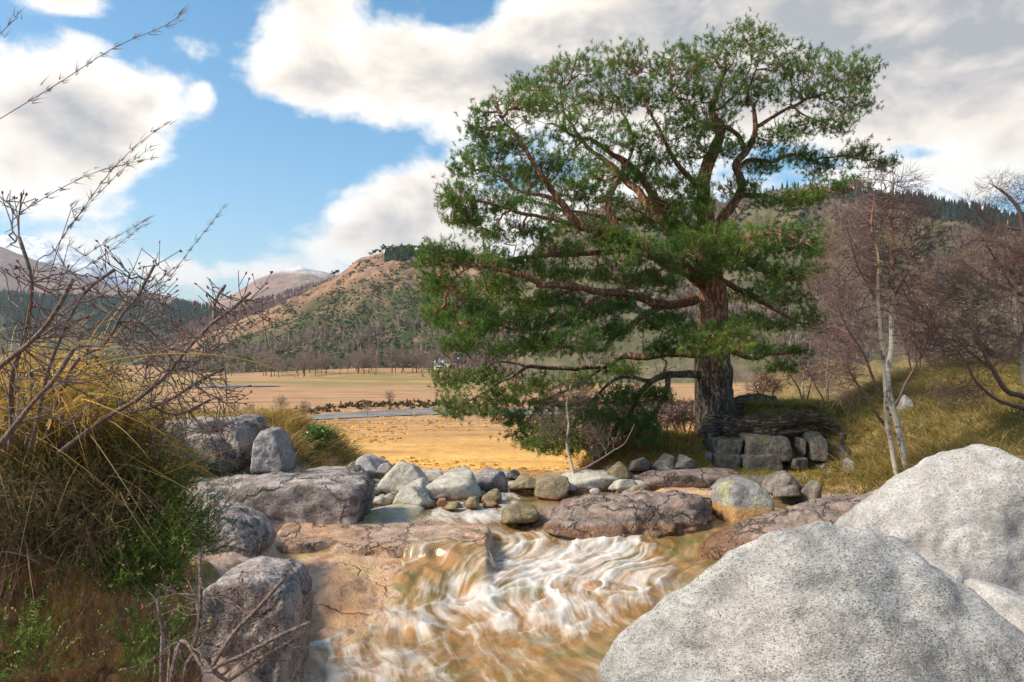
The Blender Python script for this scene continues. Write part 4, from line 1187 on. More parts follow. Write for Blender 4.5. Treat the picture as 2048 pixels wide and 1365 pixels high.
PINE_TRUNK = [(1448, 905, 0, 56), (1440, 878, 0, 50), (1433, 845, 0, 42), (1429, 800, 0, 38), (1426, 740, 0, 36), (1427, 680, 0, 31), (1428, 620, 0, 27), (1424, 570, 0, 25), (1417, 520, .1, 21), (1412, 470, .2, 18), (1408, 420, .2, 16), (1406, 362, .3, 13), (1428, 304, .4, 12), (1440, 264, .4, 10), (1424, 224, .5, 8), (1432, 186, .5, 6), (1450, 140, .5, 3)]
PINE_LIMBS = [
    # right leader and its forks
    [(1420, 520, .1, 20), (1433, 457, .2, 17), (1465, 415, .3, 15), (1482, 388, .4, 14), (1483, 360, .4, 13), (1470, 335, .5, 12), (1488, 306, .5, 11), (1501, 279, .6, 10), (1511, 247, .6, 8), (1507, 216, .6, 6), (1496, 185, .7, 5), (1510, 140, .7, 3)],
    [(1488, 306, .5, 9), (1480, 282, .4, 8), (1446, 256, .1, 7), (1400, 240, -.3, 5), (1370, 215, -.6, 4), (1340, 180, -.8, 3)],
    [(1511, 255, .6, 7), (1550, 236, .9, 6), (1581, 209, 1.2, 5), (1627, 197, 1.5, 4), (1666, 181, 1.8, 3), (1710, 165, 2, 2)],
    [(1581, 209, 1.2, 4), (1610, 235, 1.0, 3), (1650, 245, .8, 2), (1690, 225, .6, 1.5)],
    [(1480, 390, .3, 9), (1522, 391, 0, 7), (1557, 397, -.4, 6), (1608, 391, -.8, 5), (1630, 376, -1, 4), (1666, 380, -1.2, 3), (1705, 384, -1.4, 2)],
    [(1470, 341, .4, 8), (1503, 318, .8, 7), (1542, 325, 1.2, 6), (1588, 310, 1.6, 5), (1627, 317, 2, 4), (1674, 316, 2.3, 3), (1730, 320, 2.5, 2)],
    # left of the top
    [(1406, 362, .3, 11), (1390, 368, 0, 10), (1371, 341, -.3, 9), (1352, 318, -.5, 7), (1330, 290, -.7, 6), (1310, 250, -.9, 5), (1290, 200, -1, 4), (1270, 150, -1, 2)],
    [(1425, 224, .5, 5), (1450, 210, .8, 4), (1490, 170, 1.2, 3), (1500, 110, 1.3, 2), (1490, 80, 1.3, 1.5)],
    # long left limbs
    [(1416, 575, 0, 24), (1370, 540, -.5, 21), (1330, 520, -1, 19), (1285, 497, -1.4, 17), (1221, 467, -2, 15), (1162, 449, -2.4, 13), (1137, 418, -2.6, 11), (1113, 379, -2.8, 9), (1088, 347, -3, 7), (1060, 319, -3, 6), (1030, 275, -3, 4), (1000, 240, -3, 2)],
    [(1285, 497, -1.4, 13), (1250, 475, -1.2, 12), (1222, 430, -1, 11), (1220, 389, -.9, 10), (1236, 368, -.8, 8), (1250, 330, -.6, 6), (1262, 290, -.5, 4), (1250, 240, -.5, 4), (1238, 192, -.4, 3)],
    [(1415, 530, .2, 19), (1390, 500, .6, 18), (1330, 440, 1.2, 16), (1283, 388, 1.8, 14), (1250, 361, 2.1, 13), (1225, 334, 2.4, 11), (1180, 298, 2.8, 8), (1150, 260, 3, 6), (1130, 220, 3, 4), (1120, 170, 3, 3)],
    [(1410, 480, .2, 15), (1350, 440, .1, 14), (1310, 400, 0, 12), (1284, 354, -.2, 12), (1257, 327, -.4, 10), (1220, 306, -.6, 8), (1185, 280, -.8, 6), (1150, 270, -1, 4), (1110, 250, -1.2, 3)],
    [(1162, 449, -2.4, 8), (1120, 440, -2.8, 6), (1070, 425, -3.2, 5), (1020, 415, -3.5, 4), (960, 410, -3.8, 3), (910, 400, -4, 2)],
    [(1137, 418, -2.6, 6), (1090, 395, -2.2, 5), (1040, 375, -1.8, 4), (980, 350, -1.4, 3), (940, 340, -1, 2)],
    [(1330, 445, 1.2, 9), (1270, 438, 1.6, 8), (1210, 432, 2, 7), (1150, 425, 2.4, 6), (1090, 410, 2.8, 4), (1030, 395, 3.2, 3)],
    [(1390, 600, 0, 17), (1355, 610, -.6, 15), (1309, 601, -1.2, 13), (1224, 584, -2.2, 11), (1160, 575, -2.8, 10), (1083, 567, -3.4, 9), (1041, 550, -3.7, 7), (973, 537, -4.2, 5), (900, 520, -4.6, 2)],
    [(1285, 500, -1.4, 10), (1236, 503, -1.7, 9), (1181, 507, -2, 8), (1117, 514, -2.4, 7), (1062, 512, -2.7, 6), (1003, 521, -3, 5), (950, 532, -3.3, 3), (900, 560, -3.6, 2)],
    [(1335, 608, -.8, 12), (1279, 631, -1.6, 10), (1245, 660, -2.2, 8), (1205, 700, -2.8, 6), (1150, 700, -3.4, 4), (1100, 700, -3.8, 2)],
    [(1224, 584, -2.2, 7), (1180, 610, -2.6, 6), (1120, 640, -3, 5), (1060, 660, -3.4, 4), (990, 650, -3.8, 3), (930, 650, -4, 2)],
    [(1160, 575, -2.6, 6), (1110, 590, -2.2, 5), (1050, 600, -1.8, 4), (980, 590, -1.4, 3), (900, 580, -1, 2)],
    [(1400, 708, 0, 17), (1330, 707, .4, 14), (1245, 712, .8, 11), (1215, 728, .6, 9), (1140, 740, .2, 7), (1058, 735, -.2, 6), (1011, 762, -.4, 4), (964, 790, -.6, 3), (910, 815, -.8, 2)],
    [(1058, 735, -.2, 4), (1000, 725, 0, 3), (950, 745, .2, 2), (890, 765, .4, 1.5)],
    [(1215, 728, .5, 6), (1160, 770, .8, 5), (1110, 790, 1, 4), (1060, 830, 1.2, 3), (1040, 860, 1.3, 2)],
    [(1400, 750, -.1, 13), (1347, 750, -.8, 11), (1300, 764, -1.4, 9), (1268, 813, -1.8, 7), (1245, 845, -2, 5), (1215, 870, -2.1, 3)],
    [(1335, 752, -1, 9), (1330, 790, -1.5, 8), (1309, 830, -1.8, 6), (1270, 862, -2, 5), (1202, 886, -2.2, 3), (1170, 900, -2.3, 2)],
    [(1300, 762, -1.4, 6), (1236, 754, -2, 5), (1190, 800, -2.4, 4), (1150, 850, -2.6, 3), (1110, 880, -2.7, 2)],
    # right, lower
    [(1425, 520, 0, 14), (1487, 519, -.8, 12), (1530, 539, -1.4, 10), (1560, 555, -1.8, 7), (1600, 560, -2.2, 4), (1630, 540, -2.4, 2)],
    [(1440, 560, .3, 11), (1500, 590, 1, 9), (1557, 626, 1.6, 7), (1598, 648, 2, 5), (1648, 642, 2.3, 3)],
    [(1450, 700, .3, 8), (1500, 716, .8, 7), (1548, 709, 1.2, 5), (1610, 706, 1.6, 4), (1617, 690, 1.7, 2)],
    [(1412, 470, -.1, 10), (1450, 470, -1, 8), (1500, 480, -1.8, 6), (1550, 470, -2.2, 4), (1600, 480, -2.6, 2)],
    [(1405, 608, -.4, 10), (1412, 612, -1.0, 9), (1418, 640, -1.6, 7), (1430, 680, -2.2, 5), (1460, 690, -2.6, 3)],
    [(1400, 560, -.4, 9), (1370, 530, -1.4, 7), (1320, 510, -2.2, 5), (1290, 510, -2.8, 3)],
    [(1340, 450, 1, 6), (1330, 420, .4, 5), (1300, 395, -.4, 4), (1285, 420, -1, 3)],
]
PADS = [(1500, 80, 60, 32, 1.2), (1440, 120, 85, 42, .4), (1560, 130, 80, 42, .9), (1350, 132, 60, 36, -.4), (1250, 132, 80, 35, -.6), (1160, 145, 70, 40, 2.6), (1650, 142, 85, 38, 1.6), (1720, 148, 42, 40, 2), (1700, 205, 50, 28, 1.2), (1600, 190, 85, 32, 1.2),
        (1040, 212, 65, 42, -2.6), (1110, 205, 70, 45, 2.4), (1200, 200, 85, 38, 0), (1300, 190, 75, 42, -.8), (1390, 190, 75, 45, -.2), (1480, 180, 75, 38, .8), (1075, 165, 50, 25, 2),
        (968, 255, 38, 42, -2.8), (1010, 292, 75, 36, -2.8), (1150, 272, 80, 36, -1.6), (1260, 280, 60, 38, -1), (1370, 262, 65, 42, -.8), (1430, 250, 50, 30, .3),
        (940, 332, 45, 32, -1.2), (1010, 350, 75, 30, -1.6), (1100, 335, 75, 26, -2.6), (1190, 330, 60, 25, 2.2), (1600, 255, 60, 18, 1), (1670, 250, 40, 18, .8),
        (918, 398, 42, 36, -3.8), (985, 412, 80, 28, -3.4), (1075, 400, 65, 22, 2.8), (1180, 392, 55, 20, -1.8), (930, 440, 45, 26, -3.4), (1000, 465, 75, 24, -2.2), (1090, 462, 65, 20, -2.6),
        (868, 512, 50, 32, -4.4), (945, 518, 70, 30, -3.9), (1030, 528, 65, 24, -3.2), (1120, 500, 60, 18, -2.4), (1330, 405, 45, 30, .2), (1260, 352, 40, 22, -.5), (1310, 320, 45, 26, -.6),
        (1290, 508, 78, 36, -2.8), (1370, 495, 55, 32, -1.6), (1345, 440, 40, 42, -.6), (1398, 385, 26, 45, -.5), (1410, 450, 26, 45, -.7), (1225, 480, 50, 25, -2.2), (1320, 560, 50, 26, -2), (1400, 540, 40, 30, -1.2),
        (1520, 330, 55, 22, .9), (1600, 312, 48, 22, 1.8), (1650, 335, 55, 22, 2), (1715, 308, 42, 22, 2.4), (1762, 328, 32, 16, 2.6), (1680, 372, 60, 16, -1.2), (1560, 402, 65, 16, -.6), (1480, 380, 40, 24, .2), (1620, 398, 40, 14, -1),
        (1540, 480, 78, 40, -2.1), (1618, 490, 45, 40, -2.4), (1480, 520, 65, 34, -1.4), (1600, 545, 55, 26, -2.2), (1460, 480, 50, 34, -1.2), (1540, 555, 50, 26, -1.6),
        (1500, 590, 60, 20, .9), (1580, 595, 55, 24, 1.6), (1622, 630, 40, 18, 2.1), (1560, 650, 50, 16, 1.6), (1480, 640, 40, 16, .6),
        (868, 572, 36, 34, -3.6), (920, 582, 55, 26, -1.4), (880, 630, 40, 28, -2.4), (1000, 575, 55, 22, -2.6), (950, 615, 55, 22, -3), (930, 655, 58, 26, -4), (1000, 645, 62, 24, -3.6), (1060, 605, 55, 20, -1.8), (1120, 600, 55, 16, -2.6), (1070, 650, 50, 22, -3.2),
        (920, 692, 50, 20, .2), (995, 700, 55, 20, 0), (1140, 690, 85, 32, -3.6), (1225, 665, 45, 22, -2.4), (1080, 690, 40, 20, -3.2),
        (898, 762, 46, 26, .4), (975, 752, 62, 24, 0), (1065, 770, 62, 24, -.1), (1160, 762, 62, 24, .6), (1240, 740, 50, 18, .6), (905, 815, 34, 30, -.8), (958, 818, 48, 20, -.6), (1000, 790, 50, 20, -.4),
        (1080, 842, 55, 36, 1.2), (1140, 872, 72, 38, -2.6), (1215, 855, 62, 34, -2.1), (1245, 795, 55, 30, -1.9), (1175, 822, 55, 28, -2.4), (1280, 840, 40, 24, -1.9), (1090, 890, 45, 18, -2.6), (1310, 790, 35, 16, -1.3),
        (1060, 875, 45, 26, 1.0), (1110, 805, 55, 24, .8), (1200, 895, 60, 22, -2.2), (1285, 872, 45, 22, -1.8), (1020, 835, 40, 22, 0), (1130, 640, 55, 18, -3), (1190, 625, 45, 16, -2.4), (1300, 650, 40, 16, -1.6), (1340, 640, 30, 14, -1), (1230, 410, 45, 20, 1.0), (1290, 440, 45, 22, .8), (1180, 450, 50, 18, 1.6), (1350, 370, 45, 22, .6), (1300, 360, 40, 20, 1.2), (1210, 360, 45, 18, .2), (1120, 430, 50, 18, 2.2), (1060, 370, 50, 20, .6), (1140, 370, 45, 18, 1.8), (1380, 310, 45, 22, .6), (1450, 300, 40, 20, -.4), (1540, 280, 50, 16, .4), (1200, 545, 60, 20, -1.6), (1120, 548, 60, 20, -2.4), (1270, 560, 50, 18, -1), (1230, 610, 50, 16, -1.8), (1430, 692, 92, 30, -2.5), (1370, 672, 38, 22, -2), (1515, 702, 26, 16, -1.8), (1315, 700, 36, 16, -1.5), (1455, 665, 60, 18, -2.4),
        (1590, 702, 36, 9, 1.5), (1560, 735, 36, 10, 1.1), (1640, 655, 30, 10, 2.2)]


def scots_pine():
    base = at(1440, 885, TY)
    root = link('pine_tree', None, loc=base)
    tag(root, 'great old Scots pine with spreading green crown rooted on the stone outcrop', 'tree')
    Tp = limb_mesh('trunk', PINE_TRUNK, TY, M_pinebark, base, root, 22, .10, .16, .04)
    roots = [Tp[Tp[:, 2] > base[2] + 3.0]]
    for k, lb in enumerate(PINE_LIMBS):
        roots.append(limb_mesh('limb', [(a, b, c, d * .62) for a, b, c, d in lb], TY, M_pinebark, base, root, 9, .10, .14, .10, seed=k * 3.1))
    Rn = np.concatenate([r[::2] for r in roots])
    pts = []
    for (cx, cyy, rx, ry, dy) in PADS:
        s = (TY + dy) / F
        n = int(34 + rx * ry * .023)
        d = unit(rng.normal(size=(n, 3)))
        rad = rng.uniform(0, 1, n) ** .42
        rad *= 1 + .35 * fbm(d * 1.6 + cx * .1, 2)
        q = d * rad[:, None]
        q[:, 2] = np.where(q[:, 2] < 0, q[:, 2] * .75, q[:, 2] * 1.1)
        c = at(cx, cyy, TY + dy) if False else limb_pts([(cx, cyy, dy, 1)], TY)[0, :3]
        pts.append(c + q * np.array([rx * s, .45 * rx * s + .35, ry * s]))
    pts = np.concatenate(pts)
    # bare inner branchlets on the way to the pads
    j = rng.integers(0, len(pts), 2600)
    near = np.array([Rn[np.argmin(((Rn[:, :3] - q) ** 2).sum(1)), :3] for q in pts[j]])
    inner = near + (pts[j] - near) * rng.uniform(.15, .8, (len(j), 1)) + rng.normal(size=(len(j), 3)) * .16
    n_leaf = len(pts)
    pts = np.concatenate([pts, inner])
    par, order = grow(Rn[:, :3], pts, .25)
    r, size = radii(par, order, .0075, 2.1, .09)
    A, B, ra, rb, dirs = branch_edges(Rn[:, :3], pts, par, r, .13)
    thick = np.maximum(ra, rb) > .02
    ac = Acc()
    V, f4 = edge_tubes(A[thick], B[thick], ra[thick], rb[thick], 6)
    ac.add(V, None, f4)
    V, f4 = edge_tubes(A[~thick], B[~thick], ra[~thick], rb[~thick], 3)
    ac.add(V, None, f4)
    o = link('branches', ac.data('branches', base), M_pinetwig, root)
    o['kind'] = 'stuff'
    # needle tufts on the outer shoots
    out = np.where((size <= 4) & (np.arange(len(pts)) < n_leaf))[0]
    cen = np.concatenate([pts[out], pts[out] + rng.normal(size=(len(out), 3)) * .09, pts[out] + rng.normal(size=(len(out), 3)) * np.array([.14, .14, .08]), pts[out] + rng.normal(size=(len(out), 3)) * np.array([.17, .17, .09])])
    dd = np.concatenate([dirs[out]] * 4)
    tint = np.repeat(rng.uniform(0, 1, len(out))[None], 4, 0).ravel()
    patch = fbm(cen * .7, 2)
    NN = 24
    n = len(cen)
    ax = unit(dd * .6 + np.array([0, 0, .75]) + rng.normal(size=(n, 3)) * .35)
    nd = unit(np.repeat(ax, NN, 0) * rng.uniform(-.2, 1.0, (n * NN, 1)) + rng.normal(size=(n * NN, 3)) * .75)
    b0 = np.repeat(cen, NN, 0) + np.repeat(ax, NN, 0) * rng.uniform(-.05, .06, (n * NN, 1))
    L = rng.uniform(.07, .135, n * NN)
    side = unit(np.cross(nd, rng.normal(size=nd.shape))) * rng.uniform(.004, .007, (n * NN, 1))
    V = np.stack([b0 - side, b0 + side, b0 + nd * L[:, None]], 1).reshape(-1, 3)
    f3 = np.arange(len(V)).reshape(-1, 3)
    cA, cB, cC = np.array([.048, .115, .022]), np.array([.12, .215, .038]), np.array([.25, .31, .055])
    k = np.clip(.42 + .45 * patch + .45 * (tint - .5), 0, 1)[:, None]
    c = np.where(k < .5, cA + (cB - cA) * k * 2, cB + (cC - cB) * (k - .5) * 2)
    col = np.repeat(np.repeat(c, NN, 0) * rng.uniform(.7, 1.3, (n * NN, 1)), 3, 0)
    link('crown', mesh_data('crown', V - base, [f3], col, smooth=False), M_needles, root)
    # surface roots over the outcrop
    for k, rt in enumerate([[(1440, 850, -.3, 30), (1470, 862, -.9, 24), (1500, 852, -1.3, 19), (1560, 846, -1.6, 15), (1612, 838, -1.7, 13), (1658, 850, -1.7, 10), (1690, 880, -1.7, 6), (1715, 905, -1.8, 4), (1735, 925, -1.9, 2)],
                            [(1425, 855, -.4, 26), (1420, 880, -.9, 22), (1432, 893, -1.1, 15), (1470, 885, -1.3, 11), (1510, 872, -1.5, 9), (1560, 862, -1.7, 7)],
                            [(1455, 840, .1, 32), (1480, 815, .2, 22), (1510, 803, .4, 14), (1550, 800, .6, 8)],
                            [(1500, 852, -1.3, 12), (1530, 868, -1.6, 9), (1580, 866, -1.7, 6), (1640, 858, -1.7, 4)],
                            [(1420, 850, 0, 24), (1408, 872, -.2, 16), (1402, 892, -.4, 8)]]):
        limb_mesh('root', rt, TY, M_root, base, root, 12, .08, .3, .05, seed=40 + k)
    return root


scots_pine()


def bare_tree(name, label, stems, Y0, pads, n_tw, mat_trunk, mat_twig, group=None, cat='tree', bf=.5, r0=.0036, e=2.2, wob=.05, droop=0.0, sides=10, jitter=.08):
    """traced stems plus fine twigs grown into the crown's volume"""
    base = limb_pts([stems[0][0]], Y0)[0, :3]
    root = link(name, None, loc=base)
    tag(root, label, cat, group)
    rts = []
    for k, s in enumerate(stems):
        tk = k < 2 and s[0][3] > 3
        rts.append(limb_mesh('trunk' if tk else 'branch', [(a, b, c, d * .78) for a, b, c, d in s], Y0, mat_trunk if tk else mat_twig, base, root, sides, .10, .05, wob, seed=k * 2.3 + Y0))
    Rn = np.concatenate([r[len(r) // 6::2] if k == 0 else r[::2] for k, r in enumerate(rts)])
    tot = sum(p[2] * p[3] for p in pads)
    pts = []
    for (cx, cyy, rx, ry, dy, *w) in pads:
        s = (Y0 + dy) / F
        n = int(n_tw * rx * ry / tot * (w[0] if w else 1))
        d = unit(rng.normal(size=(n, 3))) * (rng.uniform(0, 1, n) ** .45)[:, None]
        c = limb_pts([(cx, cyy, dy, 1)], Y0)[0, :3]
        pts.append(c + d * np.array([rx * s, .75 * rx * s, ry * s]))
    pts = np.concatenate(pts)
    # path lengths along the stems so that twigs leave at acute angles
    pl = np.concatenate([np.linspace(0, .6, len(r)) for r in rts])[:len(Rn)] if False else None
    par, order = grow(Rn[:, :3], pts, bf, pl)
    r, size = radii(par, order, r0, e, rmax=.05)
    A, B, ra, rb, dirs = branch_edges(Rn[:, :3], pts, par, r, jitter)
    # fine outer twigs
    out = np.where(size <= 4)[0]
    m_ = np.repeat(out, 3)
    d2 = unit(dirs[m_] + rng.normal(size=(len(m_), 3)) * .5 + np.array([0, 0, .25 - droop]))
    L = rng.uniform(.12, .38, len(m_)) * (pads[0][2] / 90.0) ** .3
    A = np.concatenate([A, pts[m_]])
    B = np.concatenate([B, pts[m_] + d2 * L[:, None]])
    ra = np.concatenate([ra, np.full(len(m_), r0 * .9)])
    rb = np.concatenate([rb, np.full(len(m_), r0 * .45)])
    V, f4 = edge_tubes(A, B, ra, rb, 3)
    link('crown', mesh_data('crown', V - base, [f4]), mat_twig, root)
    return root


bare_tree('birch_tree', 'slender twin-stemmed white birch in front of the grassy bank', [
    [(1822, 965, 0, 9), (1806, 905, 0, 8.5), (1792, 850, 0, 8), (1780, 800, 0, 7.5), (1776, 750, 0, 7), (1782, 680, .1, 6.5), (1786, 600, .1, 6), (1786, 520, .2, 5), (1783, 450, .2, 4), (1784, 400, .3, 2.4), (1790, 370, .3, 1.4), (1786, 335, .3, .5)],
    [(1798, 970, -.2, 7), (1790, 930, -.2, 6.5), (1778, 860, -.3, 6), (1772, 800, -.4, 5.5), (1768, 740, -.4, 5), (1758, 660, -.5, 4.5), (1753, 580, -.5, 4), (1752, 500, -.6, 2.6), (1744, 450, -.6, 1.6), (1750, 400, -.6, .5)],
    [(1772, 800, -.3, 4), (1730, 720, -.8, 3), (1690, 650, -1.2, 2), (1665, 590, -1.4, 1)],
    [(1778, 860, 0, 4), (1722, 780, -.6, 3), (1690, 720, -.8, 2)],
    [(1780, 830, 0, 4), (1820, 760, .5, 3), (1850, 700, .8, 2), (1870, 640, 1, 1)],
    [(1786, 600, .1, 3), (1820, 520, .6, 2), (1840, 450, 1, 1)],
    [(1753, 600, -.4, 3), (1710, 520, -.8, 2), (1690, 450, -1.2, 1)]], 15.0,
    [(1775, 400, 75, 70, 0, 1.2), (1720, 470, 70, 80, -.4), (1830, 470, 55, 80, .5), (1690, 570, 65, 80, -.6), (1770, 560, 60, 90, 0), (1690, 680, 60, 70, -.6), (1830, 640, 50, 90, .6), (1680, 760, 50, 50, -.6, .8)], 2500, M_birch, M_twig, 'birches on the bank', bf=.7, jitter=.06)
bare_tree('birch_tree', 'leaning birch with orange stems at the picture edge', [
    [(2075, 830, 0, 8), (2048, 760, 0, 7), (2040, 700, .1, 6), (2035, 640, .1, 5.5), (2030, 580, .2, 5), (2022, 520, .2, 3), (2010, 480, .3, 1.4), (2012, 440, .3, .5)],
    [(2080, 830, .4, 8), (2060, 740, .4, 6), (2050, 660, .4, 5), (2048, 580, .4, 4), (2050, 500, .4, 2)],
    [(2110, 830, 0, 8), (2050, 800, -.4, 7), (2010, 780, -.7, 6), (1985, 740, -.9, 5), (1960, 690, -1.1, 4), (1945, 640, -1.2, 3), (1940, 590, -1.3, 2)],
    [(2100, 850, -.2, 7), (2040, 815, -.6, 5), (1995, 800, -.9, 4), (1960, 770, -1.1, 3), (1930, 720, -1.3, 2), (1900, 680, -1.5, 1)],
    [(1985, 740, -.9, 3), (1940, 700, -1.2, 2.5), (1905, 660, -1.5, 1.5)],
    [(2030, 580, .2, 3), (1990, 520, 0, 2), (1960, 470, -.2, 1)]], 16.5,
    [(1980, 520, 80, 70, 0), (1930, 600, 75, 65, -.6), (2030, 560, 60, 80, .2), (1890, 690, 65, 55, -.8), (1970, 690, 70, 60, -.8), (2040, 680, 45, 70, 0), (1880, 560, 60, 50, -.3), (1930, 790, 60, 40, -1, .7)], 2500, M_birch, M_twig, 'birches on the bank', bf=.7, jitter=.06)
bare_tree('oak_tree', 'gnarled bare grey tree rising behind the leaning birch', [
    [(2110, 760, 2, 16), (2070, 730, 2, 14), (2030, 720, 2, 12), (1985, 705, 1.8, 9), (1955, 680, 1.6, 7), (1952, 655, 1.5, 6), (1965, 640, 1.4, 4)],
    [(2130, 740, 3, 18), (2090, 620, 3, 14), (2060, 520, 3, 11), (2048, 460, 3, 8), (2035, 420, 3, 6), (2010, 390, 3, 4), (1985, 370, 3, 2)],
    [(2060, 520, 3, 8), (2010, 490, 2.4, 6), (1960, 480, 2, 4), (1920, 490, 1.6, 3)],
    [(2048, 460, 3, 6), (2000, 450, 3.2, 4), (1955, 430, 3.4, 2)],
    [(2050, 480, 3, 5), (2060, 420, 3.4, 4), (2050, 370, 3.8, 2)],
    [(2080, 600, 3, 7), (2020, 580, 2.5, 5), (1960, 550, 2, 4), (1920, 520, 1.6, 2)]], 21.0,
    [(2010, 380, 60, 35, 3), (1955, 420, 50, 35, 3), (2055, 400, 50, 50, 3.4), (1975, 470, 60, 30, 2.4), (1930, 520, 50, 30, 1.8), (2040, 520, 50, 40, 2.6)], 1300, M_shrubbark, M_twig, None, bf=.35, jitter=.15)
bare_tree('birch_sapling', 'thin white-stemmed birch sapling hanging over pale bedrock beneath the pine', [
    [(1152, 960, 0, 5), (1143, 925, 0, 4), (1136, 890, 0, 3.2), (1139, 850, 0, 2.6), (1133, 810, 0, 2), (1142, 770, 0, 1.2)],
    [(1146, 945, 0, 3), (1180, 930, -.4, 2.5), (1215, 910, -.7, 2), (1250, 890, -1, 1.4), (1270, 850, -1, 1)]], 17.2,
    [(1140, 800, 45, 60, 0), (1190, 880, 45, 40, -.5), (1100, 850, 40, 40, 0)], 320, M_birch, M_twig, None, bf=.6)
for k, (lab, px, py, hgt, Y0) in enumerate([
    ('small bare birch behind the mossy turf, nearest to the pine trunk', 1530, 812, 70, 27), ('bare birch behind the turf, thickest of the small ones', 1608, 812, 120, 28),
    ('bare pinkish birch behind the turf next to the twin birch', 1655, 815, 150, 26), ('dark slim tree standing behind the birch sapling', 1200, 935, 150, 20), ('grey leaning sapling under the lowest pine limb', 1245, 925, 130, 20.5),
    ('tangled grey sapling between the pine trunk and the dark slim tree', 1275, 900, 120, 22), ('pinkish bare bush left of the pine trunk, behind moss cushions', 1335, 885, 90, 24), ('low pinkish bush touching the pine trunk', 1372, 880, 75, 24.5),
    ('bare tree on the skyline of the bank behind the leaning birch', 1890, 760, 190, 27), ('faint bare birch between the twin birch and the leaning birch', 1835, 780, 230, 25)]):
    h = hgt
    st = [[(px, py, 0, 3.2), (px + rng.uniform(-6, 6), py - h * .35, .1, 2.6), (px + rng.uniform(-10, 10), py - h * .7, .2, 1.8), (px + rng.uniform(-12, 12), py - h, .2, .8)],
          [(px + 2, py, 0, 2.4), (px + rng.uniform(5, 25), py - h * .4, .3, 1.8), (px + rng.uniform(15, 45), py - h * .8, .5, .8)],
          [(px - 2, py, 0, 2.4), (px - rng.uniform(5, 30), py - h * .35, -.3, 1.8), (px - rng.uniform(20, 50), py - h * .7, -.5, .8)]]
    bare_tree('bare_tree', lab, st, Y0, [(px, py - h * .75, h * .38, h * .35, 0), (px + h * .25, py - h * .5, h * .28, h * .25, .3), (px - h * .28, py - h * .48, h * .28, h * .25, -.3)], 420, M_birch if k in (1, 2) else M_shrubbark, M_twig, 'small bare trees around the pine', bf=.6, r0=.005)

# ------------------------------------------------------------------ far woods, scrub and cottages


def mix3(a, b, k):
    return np.asarray(a)[None] * (1 - k)[:, None] + np.asarray(b)[None] * k[:, None]


def conifers(P, H, W, c0, c1, tiers=3, sides=5):
    """many small firs in one mesh"""
    n = len(P)
    Vs, cs = [], []
    th = np.linspace(0, 2 * np.pi, sides, endpoint=False)
    k = rng.uniform(0, 1, n)
    col = mix3(c0, c1, k)
    for ti in range(tiers):
        z0, z1 = .08 + ti * .9 / tiers, min(1.0, .08 + (ti + 1.45) * .9 / tiers)
        rad = W * (1 - z0) * rng.uniform(.8, 1.2, n)
        ph = rng.uniform(0, 6, n)
        ring = np.stack([np.cos(th[None] + ph[:, None]) * rad[:, None] * rng.uniform(.6, 1.3, (n, sides)), np.sin(th[None] + ph[:, None]) * rad[:, None] * rng.uniform(.6, 1.3, (n, sides)), np.repeat((z0 * H)[:, None], sides, 1) + rng.uniform(-.05, .03, (n, sides)) * H[:, None]], -1) + P[:, None]
        apex = P + np.stack([np.zeros(n), np.zeros(n), z1 * H], 1)
        tri = np.stack([ring, np.roll(ring, -1, 1), np.repeat(apex[:, None], sides, 1)], 2)
        Vs.append(tri.reshape(-1, 3))
        cs.append(np.repeat(col * rng.uniform(.8, 1.2, (n, 1)), sides * 3, 0))
    V = np.concatenate(Vs)
    return V, np.arange(len(V)).reshape(-1, 3), np.concatenate(cs)


def brush(P, H, W, c0, c1, per=10, up=.6, width=.22):
    """many bushes or bare crowns in one mesh, each a spray of slim faces"""
    n = len(P)
    d = unit(rng.normal(size=(n * per, 3)) * np.array([1, 1, .6]) + np.array([0, 0, up]))
    b = np.repeat(P, per, 0)
    b[:, 2] += np.repeat(H, per) * rng.uniform(0, .45, n * per)
    L = np.repeat(H, per) * rng.uniform(.5, 1.0, n * per)
    tip = b + d * np.stack([np.repeat(W, per), np.repeat(W, per), L * .8], 1)
    side = unit(np.cross(d, rng.normal(size=d.shape))) * (np.repeat(W, per) * width)[:, None]
    mid = (b + tip) / 2
    V = np.stack([b, mid - side, tip, mid + side], 1).reshape(-1, 3)
    k = np.repeat(rng.uniform(0, 1, n), per)
    c = mix3(c0, c1, k) * rng.uniform(.7, 1.3, (n * per, 1))
    return V, np.arange(len(V)).reshape(-1, 4), np.repeat(c, 4, 0)


M_far = leaf_mat('distant_foliage', .1, .9, spec=0.0)


def stuff(name, V, Fc, c, label, cat):
    o = link(name, mesh_data(name, V, [Fc], c, smooth=False), M_far)
    return tag(o, label, cat, kind='stuff')


def scatter(surf, n, px0, px1, t0, t1, keep=None):
    px, tt = rng.uniform(px0, px1, n), rng.uniform(t0, t1, n)
    if keep is not None:
        k = keep(px, tt)
        px, tt = px[k], tt[k]
    return surf(px, tt), px, tt


# dark plantation beyond the plain and bare larches
P, px, tt = scatter(surf_left, 7000, -300, 560, .25, 1.0, lambda a, b: fbm(np.stack([a * .012, b * 4, a * 0], 1), 3) + .35 > rng.uniform(0, .6, len(a)))
V, f, c = conifers(P, rng.uniform(14, 24, len(P)), rng.uniform(3, 5, len(P)), (.018, .045, .032), (.04, .075, .045))
stuff('forest', V, f, c, 'dark blue-green conifer plantation covering the far slope', 'forest')
P, px, tt = scatter(surf_larch, 5200, 300, 900, .1, 1.0)
V, f, c = brush(P, rng.uniform(12, 18, len(P)), rng.uniform(2.0, 3.5, len(P)), (.14, .08, .07), (.24, .145, .12), 9, 1.4, .1)
stuff('forest', V, f, c, 'purple-brown bare larch wood on the far slope', 'forest')
